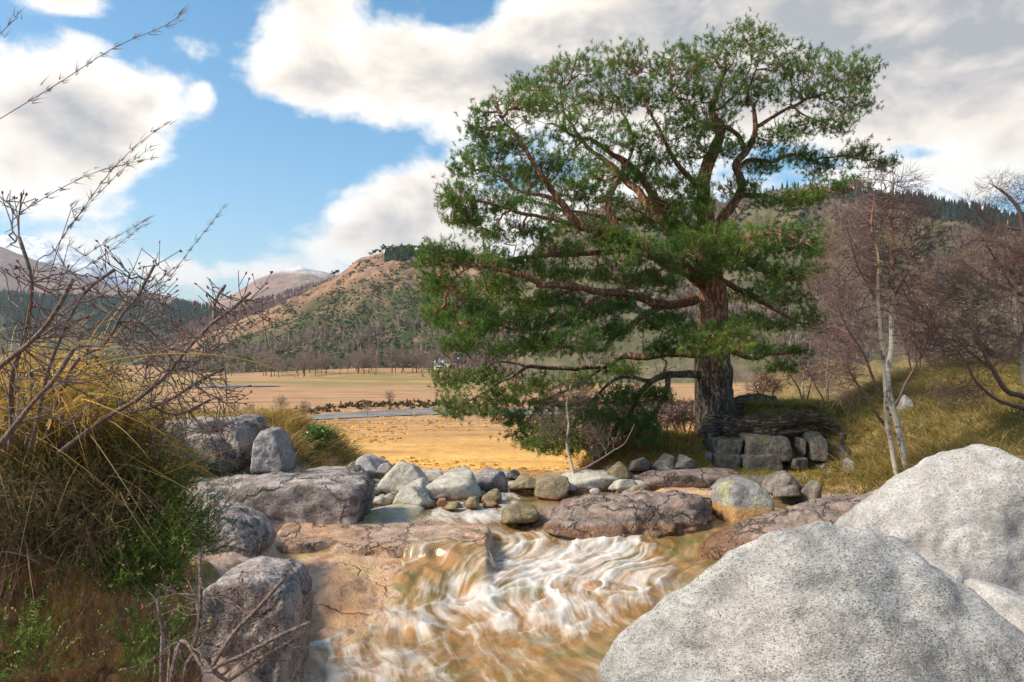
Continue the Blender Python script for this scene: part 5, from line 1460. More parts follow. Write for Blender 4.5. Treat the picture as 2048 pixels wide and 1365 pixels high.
# scrub on the near hill, thick low down, sparse on the crags
P, px, tt = scatter(surf_A, 52000, 340, 1200, .02, .98, lambda a, b: (fbm(np.stack([a * .02, b * 9, a * 0 + 3], 1), 4) * .9 + 1.05 - 1.15 * b) > rng.uniform(0.1, 1.5, len(a)))
V, f, c = brush(P, rng.uniform(.6, 2.0, len(P)), rng.uniform(.7, 2.0, len(P)), (.065, .085, .035), (.13, .15, .06), 7, .5, .45)
stuff('scrub', V, f, c, 'green juniper and gorse scrub dotted over the bracken hill', 'scrub')
P, px, tt = scatter(surf_A, 1500, 340, 1150, .0, .30, lambda a, b: fbm(np.stack([a * .02, b * 5, a * 0 + 9], 1), 3) > rng.uniform(-.5, .5, len(a)))
V, f, c = brush(P, rng.uniform(8, 14, len(P)), rng.uniform(2.5, 4.2, len(P)), (.22, .16, .13), (.36, .27, .21), 18, 1.0, .07)
stuff('forest', V, f, c, 'bare grey-brown birch wood along the foot of the bracken hill', 'forest')
P, px, tt = scatter(surf_A, 420, 770, 850, .72, .90, lambda a, b: ((a - 798) / 32) ** 2 + ((b - .8) / .085) ** 2 < 1)
V, f, c = conifers(P, rng.uniform(6, 11, len(P)), rng.uniform(2, 3, len(P)), (.025, .045, .025), (.05, .075, .035))
stuff('forest', V, f, c, 'dark pine clump on the upper crag of the bracken hill', 'forest')
# slope behind the pine: bare birches below, plantation along the ridge
P, px, tt = scatter(surf_B, 17000, 860, 2250, .03, .75, lambda a, b: fbm(np.stack([a * .008, b * 5, a * 0 + 5], 1), 4) * 1.5 + .22 - .5 * ss(.12, 0, b) > rng.uniform(0, .7, len(a)))
V, f, c = brush(P, rng.uniform(7, 13, len(P)), rng.uniform(2.2, 4.0, len(P)), (.16, .115, .095), (.29, .215, .17), 12, 1.2, .07)
stuff('forest', V, f, c, 'mauve-grey bare birch wood covering the slope behind the pine', 'forest')
P, px, tt = scatter(surf_B, 9000, 900, 2250, .52, 1.0, lambda a, b: (ss(1560, 1760, a) * 1.0 + .35 * fbm(np.stack([a * .01, b * 6, a * 0], 1), 3) + (b - .80) * 2.2 - .28 * ss(1650, 1500, a)) > rng.uniform(.1, .9, len(a)))
V, f, c = conifers(P, rng.uniform(12, 21, len(P)), rng.uniform(3, 5, len(P)), (.016, .036, .028), (.032, .055, .038))
stuff('forest', V, f, c, 'dark conifer plantation along the ridge behind the birches', 'forest')
P, px, tt = scatter(surf_B, 16000, 900, 2250, .1, .98, lambda a, b: fbm(np.stack([a * .014, b * 8, a * 0 + 25], 1), 4) > .05)
V, f, c = brush(P, rng.uniform(1.5, 4, len(P)), rng.uniform(2, 4.5, len(P)), (.05, .06, .03), (.10, .10, .045), 6, .5, .45)
stuff('scrub', V, f, c, 'olive scrub patches on the slope behind the pine', 'scrub')
# low bushes and rushes on the flats and river bank
xy = []
for _ in range(900):
    px = rng.uniform(250, 1500)
    py = np.interp(px, [250, 560, 720, 900, 1500], [838, 833, 815, 811, 808]) + rng.normal() * 3.0 - 2
    xy.append(onz(px, py, ZP))
P = np.array(xy)
P[:, 2] = ground_z(P[:, 0], P[:, 1]) - .1
V, f, c = brush(P, rng.uniform(.5, 1.7, len(P)), rng.uniform(.5, 1.3, len(P)), (.055, .05, .025), (.13, .085, .045), 8, .8, .3)
stuff('rushes', V, f, c, 'dark rushes and heather lining the valley river', 'rushes')


Yq = np.exp(rng.uniform(np.log(62), np.log(230), 7000))
Xq = rng.uniform(-.42, .62, 7000) * Yq
kq = n2(Xq, Yq, .03, 3, 71.0) > -.1
P = np.stack([Xq, Yq, ground_z(Xq, Yq) - .05], 1)[kq]
V, f, c = brush(P, rng.uniform(.08, .26, len(P)), rng.uniform(.3, .9, len(P)), (.58, .33, .09), (.80, .50, .15), 7, .5, .35)
stuff('tussock_grass', V, f, c, 'golden tussocks scattered over the flat valley floor', 'grass')


def far_tree_data(h, seed, c0, c1, n=150):
    """bare deciduous tree, trunk and crown"""
    r = np.random.default_rng(seed)
    st = np.array([[0, 0, h * k, (1 - k) * h * .018 + .05] for k in np.linspace(0, .55, 8)])
    st[:, :2] += np.cumsum(r.normal(size=(8, 2)) * .04 * h * .2, 0)
    d = unit(r.normal(size=(n, 3))) * (r.uniform(0, 1, n) ** .4)[:, None]
    pts = d * np.array([h * .36, h * .36, h * .33]) + np.array([st[-1, 0], st[-1, 1], h * .66])
    par, order = grow(st[2:, :3], pts, .4)
    rr, size = radii(par, order, .06, 2.0, .3)
    A, B, ra, rb, dirs = branch_edges(st[2:, :3], pts, par, rr, .1)
    out = np.where(size <= 3)[0]
    m_ = np.repeat(out, 4)
    d2 = unit(dirs[m_] + r.normal(size=(len(m_), 3)) * .7 + np.array([0, 0, .3]))
    A, B = np.concatenate([A, pts[m_]]), np.concatenate([B, pts[m_] + d2 * h * r.uniform(.05, .12, (len(m_), 1))])
    ra, rb = np.concatenate([ra, np.full(len(m_), .05)]), np.concatenate([rb, np.full(len(m_), .03)])
    V, f4 = edge_tubes(A, B, ra, rb, 3)
    crown = mesh_data('crown', V, [f4], np.repeat(mix3(c0, c1, r.uniform(0, 1, len(A))), 6, 0))
    V, f4, f3 = tube(st[:, :3], st[:, 3], 6)
    return mesh_data('trunk', V, [f3, f4], np.tile([.12, .09, .075], (len(V), 1))), crown


protos = [far_tree_data(h, 500 + k, (.20, .145, .11), (.34, .255, .19)) for k, h in enumerate([11, 13, 9.5, 12])]


def place_tree(name, pair, loc, scale, rz, label, group):
    o = link(name, None, loc=loc)
    o.rotation_euler = (0, 0, rz)
    o.scale = (scale,) * 3
    tag(o, label, 'tree', group)
    link('trunk', pair[0], M_far, o)
    link('crown', pair[1], M_far, o)
    return o


def on_ground(px, py):
    """where the sight line through a pixel meets the ground"""
    Ys = np.geomspace(90, 1500, 900)
    z = ZC - (py - HY) / F * Ys
    g = ground_z((px - 1024) / F * Ys, Ys)
    k = int(np.argmax(z <= g)) if (z <= g).any() else len(Ys) - 1
    Y = Ys[k]
    return np.array([(px - 1024) / F * Y, Y, g[k] - .05])


k = 0
for px in np.concatenate([rng.normal(640, 40, 14), rng.normal(750, 45, 16), rng.uniform(440, 600, 12), rng.uniform(800, 905, 10), rng.normal(840, 15, 8)]):
    py = np.interp(px, [430, 560, 640, 760, 900], [752, 750, 748, 744, 740]) + rng.normal() * 3.2
    place_tree('bare_tree', protos[k % 4], on_ground(px + rng.normal() * 4, py), rng.uniform(.8, 1.5), rng.uniform(0, 6), 'bare tree in the far row where golden flats meet the bracken hill', 'far row of bare trees below the hill')
    k += 1
for px, py, s, lab in [(780, 815, .42, 'lone small bare tree beside the valley river'), (560, 838, .40, 'bare bush-like tree at the bend of the valley river, behind the stacked rocks'), (500, 835, .36, 'low bare tree on the river bank above the stacked rocks'), (610, 833, .30, 'tiny bare tree at the narrow end of the valley river'), (470, 832, .34, 'small bare tree at the river bank nearest the twiggy shrub'), (735, 832, .22, 'thin bare sapling standing in the valley river gravel')]:
    place_tree('bare_tree', protos[k % 4], on_ground(px, py), s, rng.uniform(0, 6), lab, 'bare trees by the valley river')
    k += 1
for px in np.linspace(1480, 1700, 12):
    place_tree('bare_tree', protos[k % 4], on_ground(px + rng.normal() * 4, 757 + rng.normal() * 6), rng.uniform(.5, .9), rng.uniform(0, 6), 'bare tree in the far valley seen under the pine', 'far bare trees under the pine')
    k += 1


def ridge_pine_data(h, seed):
    r = np.random.default_rng(seed)
    st = np.array([[0, 0, h * q, (1 - q) * .2 + .08] for q in np.linspace(0, .8, 6)])
    V, f4, f3 = tube(st[:, :3], st[:, 3], 5)
    tr = mesh_data('trunk', V, [f3, f4], np.tile([.12, .08, .06], (len(V), 1)))
    n = 14
    c = np.stack([r.normal(size=n) * h * .13, r.normal(size=n) * h * .13, h * r.uniform(.5, .95, n)], 1)
    Vb, fb, cb = brush(c, np.full(n, h * .2), np.full(n, h * .15), (.03, .05, .025), (.06, .085, .035), 16, .4, .3)
    return tr, mesh_data('crown', Vb, [fb], cb, smooth=False)


pp = [ridge_pine_data(9, 600), ridge_pine_data(11, 601), ridge_pine_data(7.5, 602)]
for j, px in enumerate([667, 672, 676, 740, 746, 752, 760, 766, 772, 778, 786, 793, 800, 806, 812, 818, 824, 830, 838, 846, 853, 861]):
    p = surf_A(np.array([px + 0.0]), np.array([.985]))[0]
    place_tree('pine_tree', pp[j % 3], p - np.array([0, 0, .3]), rng.uniform(.7, 1.15), rng.uniform(0, 6), 'small dark pine in the knot where the hill ridge starts to climb' if px < 700 else 'small dark pine on the skyline of the bracken hill', 'pines at the foot of the ridge' if px < 700 else 'pines on the hill skyline')

M_white = plain_mat('white_wall', (0.80, 0.79, 0.76), .8, .05, .5)
M_slate = plain_mat('slate_roof', (0.11, 0.11, 0.12), .6, .2, 1.5)
M_pane = plain_mat('window_glass', (0.03, 0.035, 0.04), .15, .2, 1)


def box_data(name, x0, x1, y0, y1, z0, z1):
    V = [(x, y, z) for z in (z0, z1) for y in (y0, y1) for x in (x0, x1)]
    return mesh_data(name, V, [[(0, 2, 3, 1), (4, 5, 7, 6), (0, 1, 5, 4), (2, 6, 7, 3), (0, 4, 6, 2), (1, 3, 7, 5)]], smooth=False)


def cottage(label, px, py, w, hgt, d, rz):
    p = on_ground(px, py)
    o = link('cottage', None, loc=p)
    o.rotation_euler = (0, 0, rz)
    tag(o, label, 'house', 'white cottages across the valley')
    link('wall', box_data('wall', -w / 2, w / 2, -d / 2, d / 2, -1, hgt), M_white, o)
    rh = d * .42
    V = [(-w / 2 - .3, -d / 2 - .4, hgt - .15), (w / 2 + .3, -d / 2 - .4, hgt - .15), (w / 2 + .3, 0, hgt + rh), (-w / 2 - .3, 0, hgt + rh), (-w / 2 - .3, d / 2 + .4, hgt - .15), (w / 2 + .3, d / 2 + .4, hgt - .15)]
    rf = link('roof', mesh_data('roof', V, [[(0, 1, 2, 3), (3, 2, 5, 4), (0, 4, 5, 1)], [(0, 3, 4), (1, 5, 2)]], smooth=False), M_slate, o)
    for sx in (-1, 1):
        link('chimney', box_data('chimney', sx * w * .44 - .5, sx * w * .44 + .5, -.5, .5, hgt + rh * .5, hgt + rh + 1.4), M_white, rf)
    for kx in np.linspace(-.36, .36, 5):
        if abs(kx) < .05:
            link('door', box_data('door', -.6, .6, -d / 2 - .06, -d / 2 + .1, 0, 2.2), M_slate, o)
        else:
            link('window', box_data('window', kx * w - .6, kx * w + .6, -d / 2 - .06, -d / 2 + .1, hgt * .35, hgt * .75), M_pane, o)
    return o


cottage('white cottage with dark roof across the valley, beside the pine foliage', 898, 738, 17, 4.6, 7, .15)
cottage('smaller white cottage among bare trees across the valley', 506, 744, 11, 4.2, 6, -.1)
cottage('low white outbuilding next to the cottage by the pine foliage', 878, 740, 7, 3.4, 5, .3)

# ------------------------------------------------------------------ near grass, moss and shrubs
GOLD, STRAW, OLIVE, BROWN, GREEN = (.50, .30, .065), (.56, .41, .18), (.25, .21, .05), (.20, .12, .06), (.13, .17, .03)


def tussocks(name, label, n_t, X0, X1, Y0, Y1, ok, per, L, W, cols, segs=3, lean=(0, 0, 0), spread=.13, cat='grass'):
    X, Y = rng.uniform(X0, X1, n_t), rng.uniform(Y0, Y1, n_t)
    Z = ground_z(X, Y)
    k = ok(X, Y, Z)
    X, Y, Z = X[k], Y[k], Z[k]
    n = len(X)
    if n == 0: return
    tone = rng.uniform(0, 1, n)
    sz = rng.uniform(.35, 1.6, n)
    cx = np.repeat(X, per) + rng.normal(size=n * per) * spread
    cyy = np.repeat(Y, per) + rng.normal(size=n * per) * spread
    cz = ground_z(cx, cyy) - .02
    ang = rng.uniform(0, 6.28, n * per)
    out = np.stack([np.cos(ang), np.sin(ang), np.zeros(n * per)], 1)
    d = unit(out * rng.uniform(.1, .8, (n * per, 1)) + np.array([0, 0, 1.0]) + np.array(lean))
    bend = out * rng.uniform(.1, .6, (n * per, 1)) + np.array([0, 0, -.45]) * rng.uniform(.3, 1.2, (n * per, 1)) + np.array(lean) * .6
    kk = np.clip(np.repeat(tone, per) + rng.normal(size=n * per) * .22, 0, .999) * (len(cols) - 1)
    i = kk.astype(int)
    ca = np.array(cols)
    c = ca[i] * (1 - (kk - i))[:, None] + ca[i + 1] * (kk - i)[:, None]
    c = c * rng.uniform(.65, 1.25, (n * per, 1))
    V, f4, cv = blades(np.stack([cx, cyy, cz], 1), d, np.repeat(sz, per) * rng.uniform(.6, 1.2, n * per) * L, W, bend, segs, c)
    tag(link(name, mesh_data(name, V, [f4], cv), M_grass), label, cat, kind='stuff')


tussocks('grass', 'long dry golden grass over the sloping bank under the birches', 3200, 5.2, 17, 13.5, 27, lambda X, Y, Z: (Z > .85) & (X > 6.2 + .0 * Y) & (X < .72 * Y + 1), 30, .30, .013, [(.19, .17, .045), (.25, .22, .06), (.30, .21, .09), (.36, .27, .08), (.46, .35, .15)], lean=(-.25, -.15, 0), spread=.2)
tussocks('grass', 'yellow-green tussocks between the side pool and the outcrop', 330, 4.6, 8.5, 14.8, 19.2, lambda X, Y, Z: (Z > .62) & (X > 5.0) & (((X - 6.3) / 2.3) ** 2 + ((Y - 18.5) / 1.2) ** 2 > 1), 40, .32, .014, [OLIVE, GREEN, GOLD, STRAW], lean=(-.2, -.3, 0), spread=.12)
tussocks('grass', 'mossy green turf draped over the pine root', 700, 5.7, 9.4, 19.9, 22.4, lambda X, Y, Z: Z > 1.25, 34, .16, .014, [(.16, .17, .03), OLIVE, (.28, .27, .05), (.19, .23, .04)], lean=(-.05, -.35, -.2), spread=.12)
tussocks('moss', 'golden green moss cushions beside the pine trunk', 420, 2.4, 5.5, 18.4, 22, lambda X, Y, Z: Z > .75, 40, .17, .014, [(.62, .46, .06), (.42, .38, .05), (.66, .44, .07), GOLD], lean=(-.1, -.2, 0), spread=.13, cat='moss')
tussocks('moss', 'yellow-green turf creeping over the foot of the stone outcrop', 260, 4.2, 8.4, 17.8, 19.2, lambda X, Y, Z: n2(X, Y, 1.1, 2, 91.0) > -.05, 40, .15, .012, [(.40, .36, .05), (.26, .26, .04), (.50, .40, .08)], lean=(-.1, -.3, 0), spread=.13, cat='moss')
tussocks('grass', 'brown heathery grass behind the pale bedrock', 420, .8, 4.5, 18.0, 21.5, lambda X, Y, Z: Z > .3, 26, .26, .014, [BROWN, (.24, .13, .05), GOLD], spread=.16)
tussocks('grass', 'dry straw grass on the knoll behind the stacked rocks', 520, -8.5, -3.3, 16.6, 19.6, lambda X, Y, Z: Z > .8, 30, .38, .014, [STRAW, GOLD, OLIVE, STRAW], lean=(.2, 0, 0), spread=.14)
tussocks('grass', 'golden field grass along the edge of the flats', 1500, -6, 8, 19.5, 34, lambda X, Y, Z: Z > -4.5, 14, .3, .02, [GOLD, (.5, .3, .07), STRAW], spread=.25)


def leafy_bush(name, label, px, py, Y0, w, h, n, leaf, cols, mat, group=None):
    base = at(px, py, Y0)
    root = link(name, None, loc=base)
    tag(root, label, 'bush', group)
    d = unit(rng.normal(size=(n, 3))) * (rng.uniform(0, 1, n) ** .5)[:, None]
    pts = base + d * np.array([w / 2, w / 2.4, h * .36]) + np.array([0, 0, h * .62])
    st = base + np.stack([rng.normal(size=6) * .04, rng.normal(size=6) * .04, np.linspace(-.1, h * .3, 6)], 1)
    par, order = grow(st, pts, .5)
    r, size = radii(par, order, .004, 2.2, .03)
    A, B, ra, rb, dirs = branch_edges(st, pts, par, r, .1)
    V, f4 = edge_tubes(A, B, ra, rb, 4)
    link('stems', mesh_data('stems', V - base, [f4]), M_shrubbark, root)
    m_ = np.repeat(np.arange(n), 6)
    ld = unit(dirs[m_] * .5 + rng.normal(size=(len(m_), 3)) * .7 + np.array([0, 0, .35]))
    k = rng.uniform(0, 1, len(m_))
    V, f4, c = blades(pts[m_] + rng.normal(size=(len(m_), 3)) * leaf * .5, ld, leaf * rng.uniform(.7, 1.3, len(m_)), leaf * .5, np.tile([0, 0, -.2], (len(m_), 1)), 2, mix3(cols[0], cols[1], k) * rng.uniform(.7, 1.3, (len(m_), 1)), .3)
    link('foliage', mesh_data('foliage', V - base, [f4], c, smooth=False), mat, root)


leafy_bush('holly_bush', 'small glossy green bush on the knoll in front of the golden field', 640, 918, 17.2, .62, .78, 150, .075, ((.06, .13, .02), (.16, .26, .04)), M_holly)

# ------------------------------------------------------------------ the overgrown earth bank by the camera
W, Fc, c = rock_shape([(-500, 1000), (-250, 940), (60, 935), (220, 985), (330, 1080), (392, 1190), (402, 1400), (380, 1700), (-500, 1700)], 4.3, 2.2, sub=6, p=5, amp=.05, seed=71, cuts=3, tilt=.1)
eb = link('earth_bank', mesh_data('earth_bank', W, [Fc]), M_soil)
eb.location = c
tag(eb, kind='structure')


def reg(n, px0, px1, py0, py1, Y0, Y1):
    px, py, Y = rng.uniform(px0, px1, n), rng.uniform(py0, py1, n), rng.uniform(Y0, Y1, n)
    return np.stack([(px - 1024) / F * Y, Y, ZC - (py - HY) / F * Y], 1)


def wisps(name, label, specs, cat='grass'):
    ac = Acc()
    for (n, box, d0, dj, b0, bj, L0, L1, W, cols) in specs:
        b = reg(n, *box)
        d = unit(np.array(d0) + rng.normal(size=(n, 3)) * dj)
        bd = np.array(b0) + rng.normal(size=(n, 3)) * bj
        k = rng.uniform(0, .999, n) * (len(cols) - 1)
        i = k.astype(int)
        ca = np.array(cols)
        cc = (ca[i] * (1 - (k - i))[:, None] + ca[i + 1] * (k - i)[:, None]) * rng.uniform(.6, 1.3, (n, 1))
        V, f4, cv = blades(b, d, rng.uniform(L0, L1, n), W * rng.uniform(.6, 1.4, n), bd, 6, cc)
        ac.add(V, None, f4, cv)
    return tag(link(name, ac.data(name), M_grass), label, cat, kind='stuff')


wisps('grass', 'long golden dry grass on top of the near bank', [
    (1900, (-120, 200, 830, 960, 3.5, 4.8), (.25, -.1, 1.0), .4, (.35, -.1, -.7), .3, .18, .52, .006, [GOLD, (.55, .36, .08), STRAW, OLIVE]),
    (800, (-80, 190, 720, 860, 3.2, 4.2), (.4, -.1, .7), .5, (.4, 0, -.8), .35, .18, .42, .007, [(.6, .38, .06), GOLD, STRAW]),
    (300, (150, 290, 850, 960, 3.6, 4.6), (.6, -.2, .7), .45, (.5, 0, -1.0), .3, .2, .42, .007, [(.62, .40, .05), GOLD]),
    (60, (0, 200, 760, 900, 3.2, 4.2), (.5, -.1, .9), .4, (.5, 0, -.4), .3, .5, .9, .005, [STRAW, GOLD])])
wisps('dead_grass', 'brown matted dead stems hanging over the edge of the near bank', [
    (1700, (-150, 290, 950, 1090, 3.3, 3.9), (.25, -.5, .15), .6, (.1, -.1, -.6), .4, .10, .34, .0038, [BROWN, (.34, .23, .13), (.16, .10, .06), (.46, .35, .22)]),
    (450, (-150, 260, 1040, 1130, 3.2, 3.5), (.15, -.2, -.3), .6, (.1, 0, -.5), .4, .10, .26, .0032, [(.30, .23, .17), BROWN, (.09, .06, .045)])])


def heather(name, label, boxes, cols, L=(.12, .28), flower=.0):
    ac = Acc()
    for (n, box) in boxes:
        b = reg(n, *box)
        d = unit(np.array([.25, -.25, .75]) + rng.normal(size=(n, 3)) * .45)
        ln = rng.uniform(*L, n)
        bend = rng.normal(size=(n, 3)) * .2 + np.array([.1, 0, .15])
        K = 26
        u = np.tile(np.linspace(.1, 1, K), n)
        B, Dn, Ln, Bn = (np.repeat(a, K, 0) for a in (b, d, ln, bend))
        q = B + Dn * (Ln * u)[:, None] + Bn * (Ln * u ** 2)[:, None]
        ld = unit(Dn * .8 + rng.normal(size=q.shape) * .6)
        k = np.repeat(rng.uniform(0, 1, n), K)
        c = mix3(cols[0], cols[1], np.clip(k + .3 * (u - .5), 0, 1)) * rng.uniform(.6, 1.3, (len(q), 1))
        fl = (rng.uniform(0, 1, len(q)) < flower * np.clip((u - .45) * 2, 0, 1)) & (np.repeat(rng.uniform(0, 1, n), K) < .5)
        c[fl] = np.array([.48, .33, .13]) * rng.uniform(.7, 1.3, (fl.sum(), 1))
        V, f4, cv = blades(q, ld, np.where(fl, .009, rng.uniform(.014, .032, len(q))), np.where(fl, .009, .0042), np.zeros(q.shape), 1, c, .3)
        ac.add(V, None, f4, cv)
        V, f4, cv = blades(b, d, ln, .003, bend, 4, np.tile([.10, .065, .04], (n, 1)))
        ac.add(V, None, f4, cv)
    return tag(link(name, ac.data(name, smooth=False), M_heather), label, 'heather', kind='stuff')


heather('heather', 'bright green heather sprigs spilling over the near bank', [(560, (230, 370, 960, 1120, 3.5, 4.4)), (380, (200, 360, 1110, 1195, 3.3, 3.7)), (150, (330, 430, 1030, 1110, 3.9, 4.6)), (220, (30, 250, 800, 930, 3.5, 4.2)), (90, (250, 380, 1260, 1365, 3.1, 3.5)), (60, (-20, 90, 1280, 1365, 3.0, 3.3))], ((.05, .105, .015), (.15, .25, .035)), flower=.5)
heather('heather', 'dull brown-green heather tangle on the near bank', [(1300, (-80, 330, 880, 1060, 3.4, 4.2)), (500, (-80, 220, 1020, 1150, 3.2, 3.7))], ((.06, .06, .025), (.15, .13, .045)))


def rooted(p, Y0, k):
    """the foot of a stem that starts beyond the picture: in the bank, or on the ground below it"""
    if p[1] > 1380:
        x, y = (p[0] - 1024) / F * Y0 - .06 * k, Y0 + .12
        return (x, y, float(ground_z(np.array([x]), np.array([y]))[0]) - .05)
    if p[0] < 0:
        return (-2.35 - .08 * k, 3.75, 2.5)
    return None


def shrub(name, label, stems, Y0, boxes, r0, bf, buds, mat=M_shrubbark, bud_size=.0075):
    base = limb_pts([stems[0][0]], Y0)[0, :3]
    root = link(name, None, loc=base)
    tag(root, label, 'shrub')
    rts = []
    for k, s in enumerate(stems):
        rts.append(limb_mesh('stem', [(a, b, c, d * .5) for a, b, c, d in s], Y0, mat, base, root, 7, .03, .1, .02, seed=k * 1.7 + Y0, foot=rooted(s[0], Y0, k)))
    Rn = np.concatenate([r[::2] for r in rts])
    pts = np.concatenate([reg(n, *bx) for (n, bx) in boxes])
    par, order = grow(Rn[:, :3], pts, bf)
    r, size = radii(par, order, r0, 2.2, .012)
    A, B, ra, rb, dirs = branch_edges(Rn[:, :3], pts, par, r, .10)
    out = np.where(size <= 3)[0]
    m_ = np.repeat(out, 2)
    d2 = unit(dirs[m_] + rng.normal(size=(len(m_), 3)) * .45 + np.array([.1, 0, .3]))
    tip = pts[m_] + d2 * rng.uniform(.03, .10, (len(m_), 1))
    A, B = np.concatenate([A, pts[m_]]), np.concatenate([B, tip])
    ra, rb = np.concatenate([ra, np.full(len(m_), r0)]), np.concatenate([rb, np.full(len(m_), r0 * .7)])
    V, f4 = edge_tubes(A, B, ra, rb, 4)
    link('twigs', mesh_data('twigs', V - base, [f4]), mat, root)['kind'] = 'stuff'
    k = rng.uniform(0, 1, len(tip)) < buds * .75
    tp, td = tip[k], d2[k]
    # two buds at a tip, pointed ovals
    ac = Acc()
    Vi, Fi = ico(1)
    for s in range(2):
        ax = unit(td + rng.normal(size=td.shape) * (.5 * s))
        u = unit(np.cross(ax, np.array([.3, .2, .9])))
        w = np.cross(ax, u)
        L = bud_size * rng.uniform(.6, 1.3, len(tp))
        q = tp[:, None] + (ax[:, None] * (Vi[None, :, 2:3] + .7) + (u[:, None] * Vi[None, :, 0:1] + w[:, None] * Vi[None, :, 1:2]) * .42) * L[:, None, None]
        f = (Fi[None] + (np.arange(len(tp)) * len(Vi))[:, None, None]).reshape(-1, 3)
        ac.add(q.reshape(-1, 3), f)
    link('buds', ac.data('buds', base), M_bud, root)['kind'] = 'stuff'


shrub('bare_shrub', 'leafless twiggy shrub leaning out over the near bank', [
    [(120, 905, 0, 11), (213, 835, -.1, 9), (282, 792, -.2, 8), (339, 745, -.2, 7), (375, 700, -.3, 6.5), (427, 645, -.3, 5.5), (470, 615, -.3, 4), (505, 585, -.3, 2)],
    [(100, 900, .2, 10), (180, 840, .2, 8), (250, 825, .2, 7), (330, 800, .1, 6), (400, 760, .1, 4), (450, 735, .1, 2)],
    [(90, 880, .1, 9), (145, 735, 0, 7), (210, 690, 0, 6), (245, 632, 0, 5), (276, 595, -.1, 3.5), (306, 535, -.1, 2)],
    [(60, 900, -.2, 9), (90, 760, -.3, 7), (130, 660, -.3, 6), (170, 590, -.4, 4), (230, 545, -.4, 2)],
    [(20, 900, -.4, 9), (20, 760, -.6, 8), (50, 650, -.7, 6), (60, 560, -.8, 4), (35, 470, -.8, 2)],
    [(-60, 800, -.8, 10), (0, 735, -.9, 8), (70, 680, -1, 6), (120, 620, -1.1, 4), (150, 560, -1.1, 2)],
    [(-60, 960, -.9, 12), (0, 890, -1, 10), (60, 815, -1.1, 7), (110, 760, -1.2, 5), (150, 700, -1.2, 3)],
    [(427, 645, -.3, 4), (430, 600, -.2, 3), (450, 570, -.1, 2)], [(339, 745, -.2, 4), (380, 735, 0, 3), (440, 690, .2, 2)], [(300, 810, .1, 4), (350, 830, .2, 3), (420, 800, .3, 2)]], 3.3,
    [(110, (150, 330, 570, 780, 3.0, 3.6)), (100, (280, 450, 640, 800, 2.9, 3.6)), (55, (0, 160, 520, 700, 2.4, 3.2)), (45, (0, 180, 650, 880, 2.2, 3.0)), (40, (420, 530, 570, 660, 2.9, 3.2)), (60, (300, 470, 780, 900, 3.1, 3.7)), (12, (0, 50, 400, 500, 2.4, 2.8)), (50, (200, 330, 520, 620, 3.0, 3.4))], .0018, .75, .55)
shrub('bare_shrub', 'red-budded bare twigs rising from the bottom of the near bank', [
    [(330, 1420, 0, 7), (370, 1330, 0, 5), (390, 1250, 0, 4), (392, 1180, 0, 2.5), (390, 1110, 0, 1.5)],
    [(340, 1430, 0, 7), (420, 1340, -.1, 5), (480, 1310, -.1, 4), (560, 1270, -.1, 2.5), (620, 1245, -.1, 1.5)],
    [(320, 1420, .1, 6), (330, 1300, .1, 4), (320, 1200, .1, 2)],
    [(360, 1440, 0, 6), (460, 1370, 0, 5), (530, 1320, 0, 3), (600, 1280, 0, 2)],
    [(420, 1340, -.1, 3), (470, 1260, -.1, 2.5), (520, 1210, -.1, 2), (572, 1150, -.1, 1.2)]], 2.3,
    [(45, (370, 520, 1180, 1330, 2.2, 2.4)), (25, (290, 400, 1180, 1340, 2.2, 2.5)), (25, (450, 610, 1240, 1350, 2.2, 2.4))], .0014, .8, .7, bud_size=.0065)

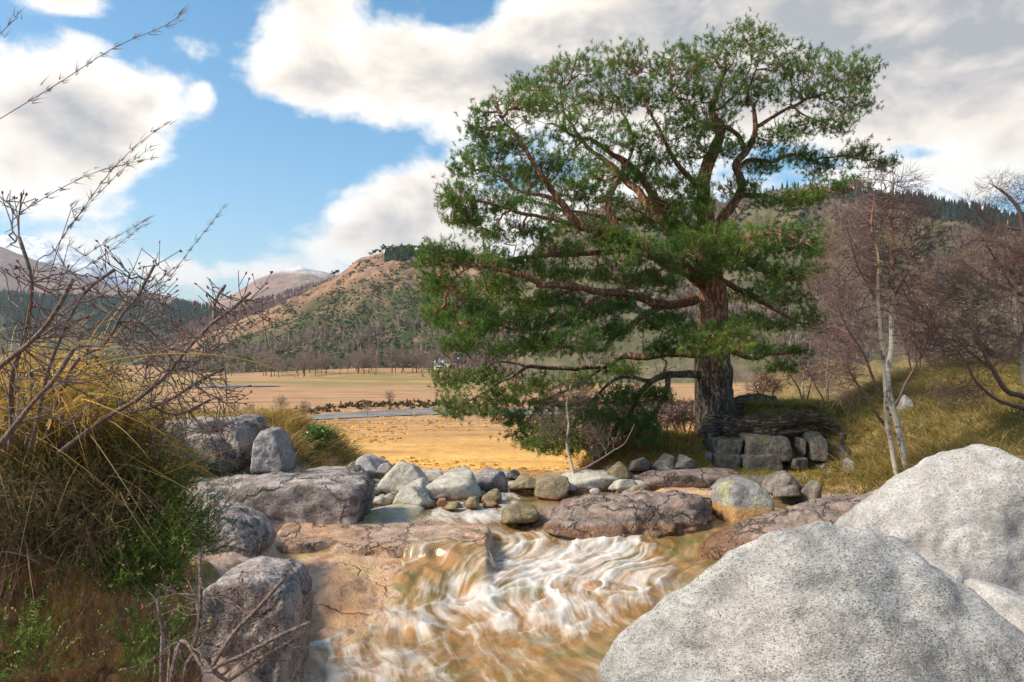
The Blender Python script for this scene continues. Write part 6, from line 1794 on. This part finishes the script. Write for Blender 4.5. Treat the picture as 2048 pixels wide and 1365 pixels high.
# tall flowering grass stems against the sky
for k, (lab, pts, Y0) in enumerate([
    ('long dark grass stem with feathery tip sweeping up to the top, longest of all', [(-120, 310, 0, 1.6), (0, 238, 0, 1.5), (120, 165, 0, 1.4), (230, 95, 0, 1.2), (330, 52, 0, 1.0), (360, 30, 0, .8)], 1.7),
    ('grass stem rising steeply through the middle of the shrub twigs', [(60, 620, 0, 1.6), (110, 500, 0, 1.5), (165, 420, 0, 1.4), (220, 345, 0, 1.2), (280, 285, 0, 1), (334, 248, 0, .8)], 2.0),
    ('grass stem bending low to the side with branched seed head', [(-60, 470, 0, 1.6), (40, 425, 0, 1.5), (120, 378, 0, 1.3), (200, 342, 0, 1.1), (300, 318, 0, .8)], 1.9),
    ('thin grass stem just beside the steep one', [(115, 500, 0, 1.2), (150, 440, 0, 1.2), (200, 385, 0, 1.0), (250, 335, 0, .9), (296, 300, 0, .6)], 2.1),
    ('grass stem ending against the open sky above the hills', [(300, 600, 0, 1.3), (340, 555, 0, 1.2), (380, 500, 0, 1.0), (420, 450, 0, .9), (443, 420, 0, .6)], 2.6),
    ('short grass stem crossing the snowy mountain', [(120, 560, 0, 1.3), (170, 512, 0, 1.2), (230, 475, 0, 1.0), (292, 441, 0, .6)], 2.3),
    ('pale grass stem lying almost level over the brown moor', [(60, 590, 0, 1.2), (150, 545, 0, 1.1), (210, 510, 0, 1), (288, 448, 0, .6)], 2.4),
    ('tiny grass tip at the upper corner of the sky', [(-40, 120, 0, 1.3), (0, 68, 0, 1.2), (36, 34, 0, .8)], 1.7),
    ('bright golden arching blade reaching out over the flats', [(60, 790, 0, 1.6), (160, 740, 0, 2.2), (260, 715, 0, 2.4), (380, 708, 0, 2.2), (480, 718, 0, 1.8), (550, 738, 0, 1.2), (592, 754, 0, .6)], 2.7),
    ('straw stem slanting over the stacked rocks', [(330, 948, 0, 1.2), (400, 920, 0, 1.1), (470, 897, 0, 1), (520, 880, 0, .7)], 3.4)]):
    P = limb_pts(pts, Y0)
    if k != 9:
        P = np.concatenate([[[-2.15 - .09 * (k % 4), 3.65 + .1 * (k % 3), 2.55, P[0, 3] * 1.1]], P])
    P = catmull(P, .03)
    base = P[0, :3].copy()
    o = link('grass_stem', None, loc=base)
    tag(o, lab, 'grass stem', 'tall grass stems')
    V, f4, f3 = tube(P[:, :3], P[:, 3] * .62, 5)
    golden = 'golden' in lab or 'straw' in lab
    cc = (.50, .33, .08) if golden else (.16, .12, .09)
    link('stalk', mesh_data('stalk', V - base, [f3, f4], np.tile(cc, (len(V), 1))), M_grass, o)
    if not golden:
        m_ = max(2, len(P) - 12)
        Q = np.repeat(P[m_:, :3], 7, 0)
        td = unit(P[-1, :3] - P[m_, :3])
        n = len(Q)
        V, f4, cv = blades(Q + rng.normal(size=(n, 3)) * .004, unit(td + rng.normal(size=(n, 3)) * .35), rng.uniform(.012, .035, n), .0022, np.zeros((n, 3)), 1, np.tile([.20, .15, .12], (n, 1)))
        link('seed_head', mesh_data('seed_head', V - base, [f4], cv), M_grass, o)['kind'] = 'stuff'

# ------------------------------------------------------------------ air
m, t = material('haze')
v = t.node('ShaderNodeVolumePrincipled', {'Color': (0.80, 0.88, 1.0, 1), 'Density': 0.00007, 'Anisotropy': 0.3})
t.nt.links.new(v.outputs[0], t.node('ShaderNodeOutputMaterial').inputs['Volume'])
tag(link('haze', box_data('haze', -14500, 14500, -30, 14400, -16, 960), m), 'thin pale air filling the valley', 'haze', kind='stuff')
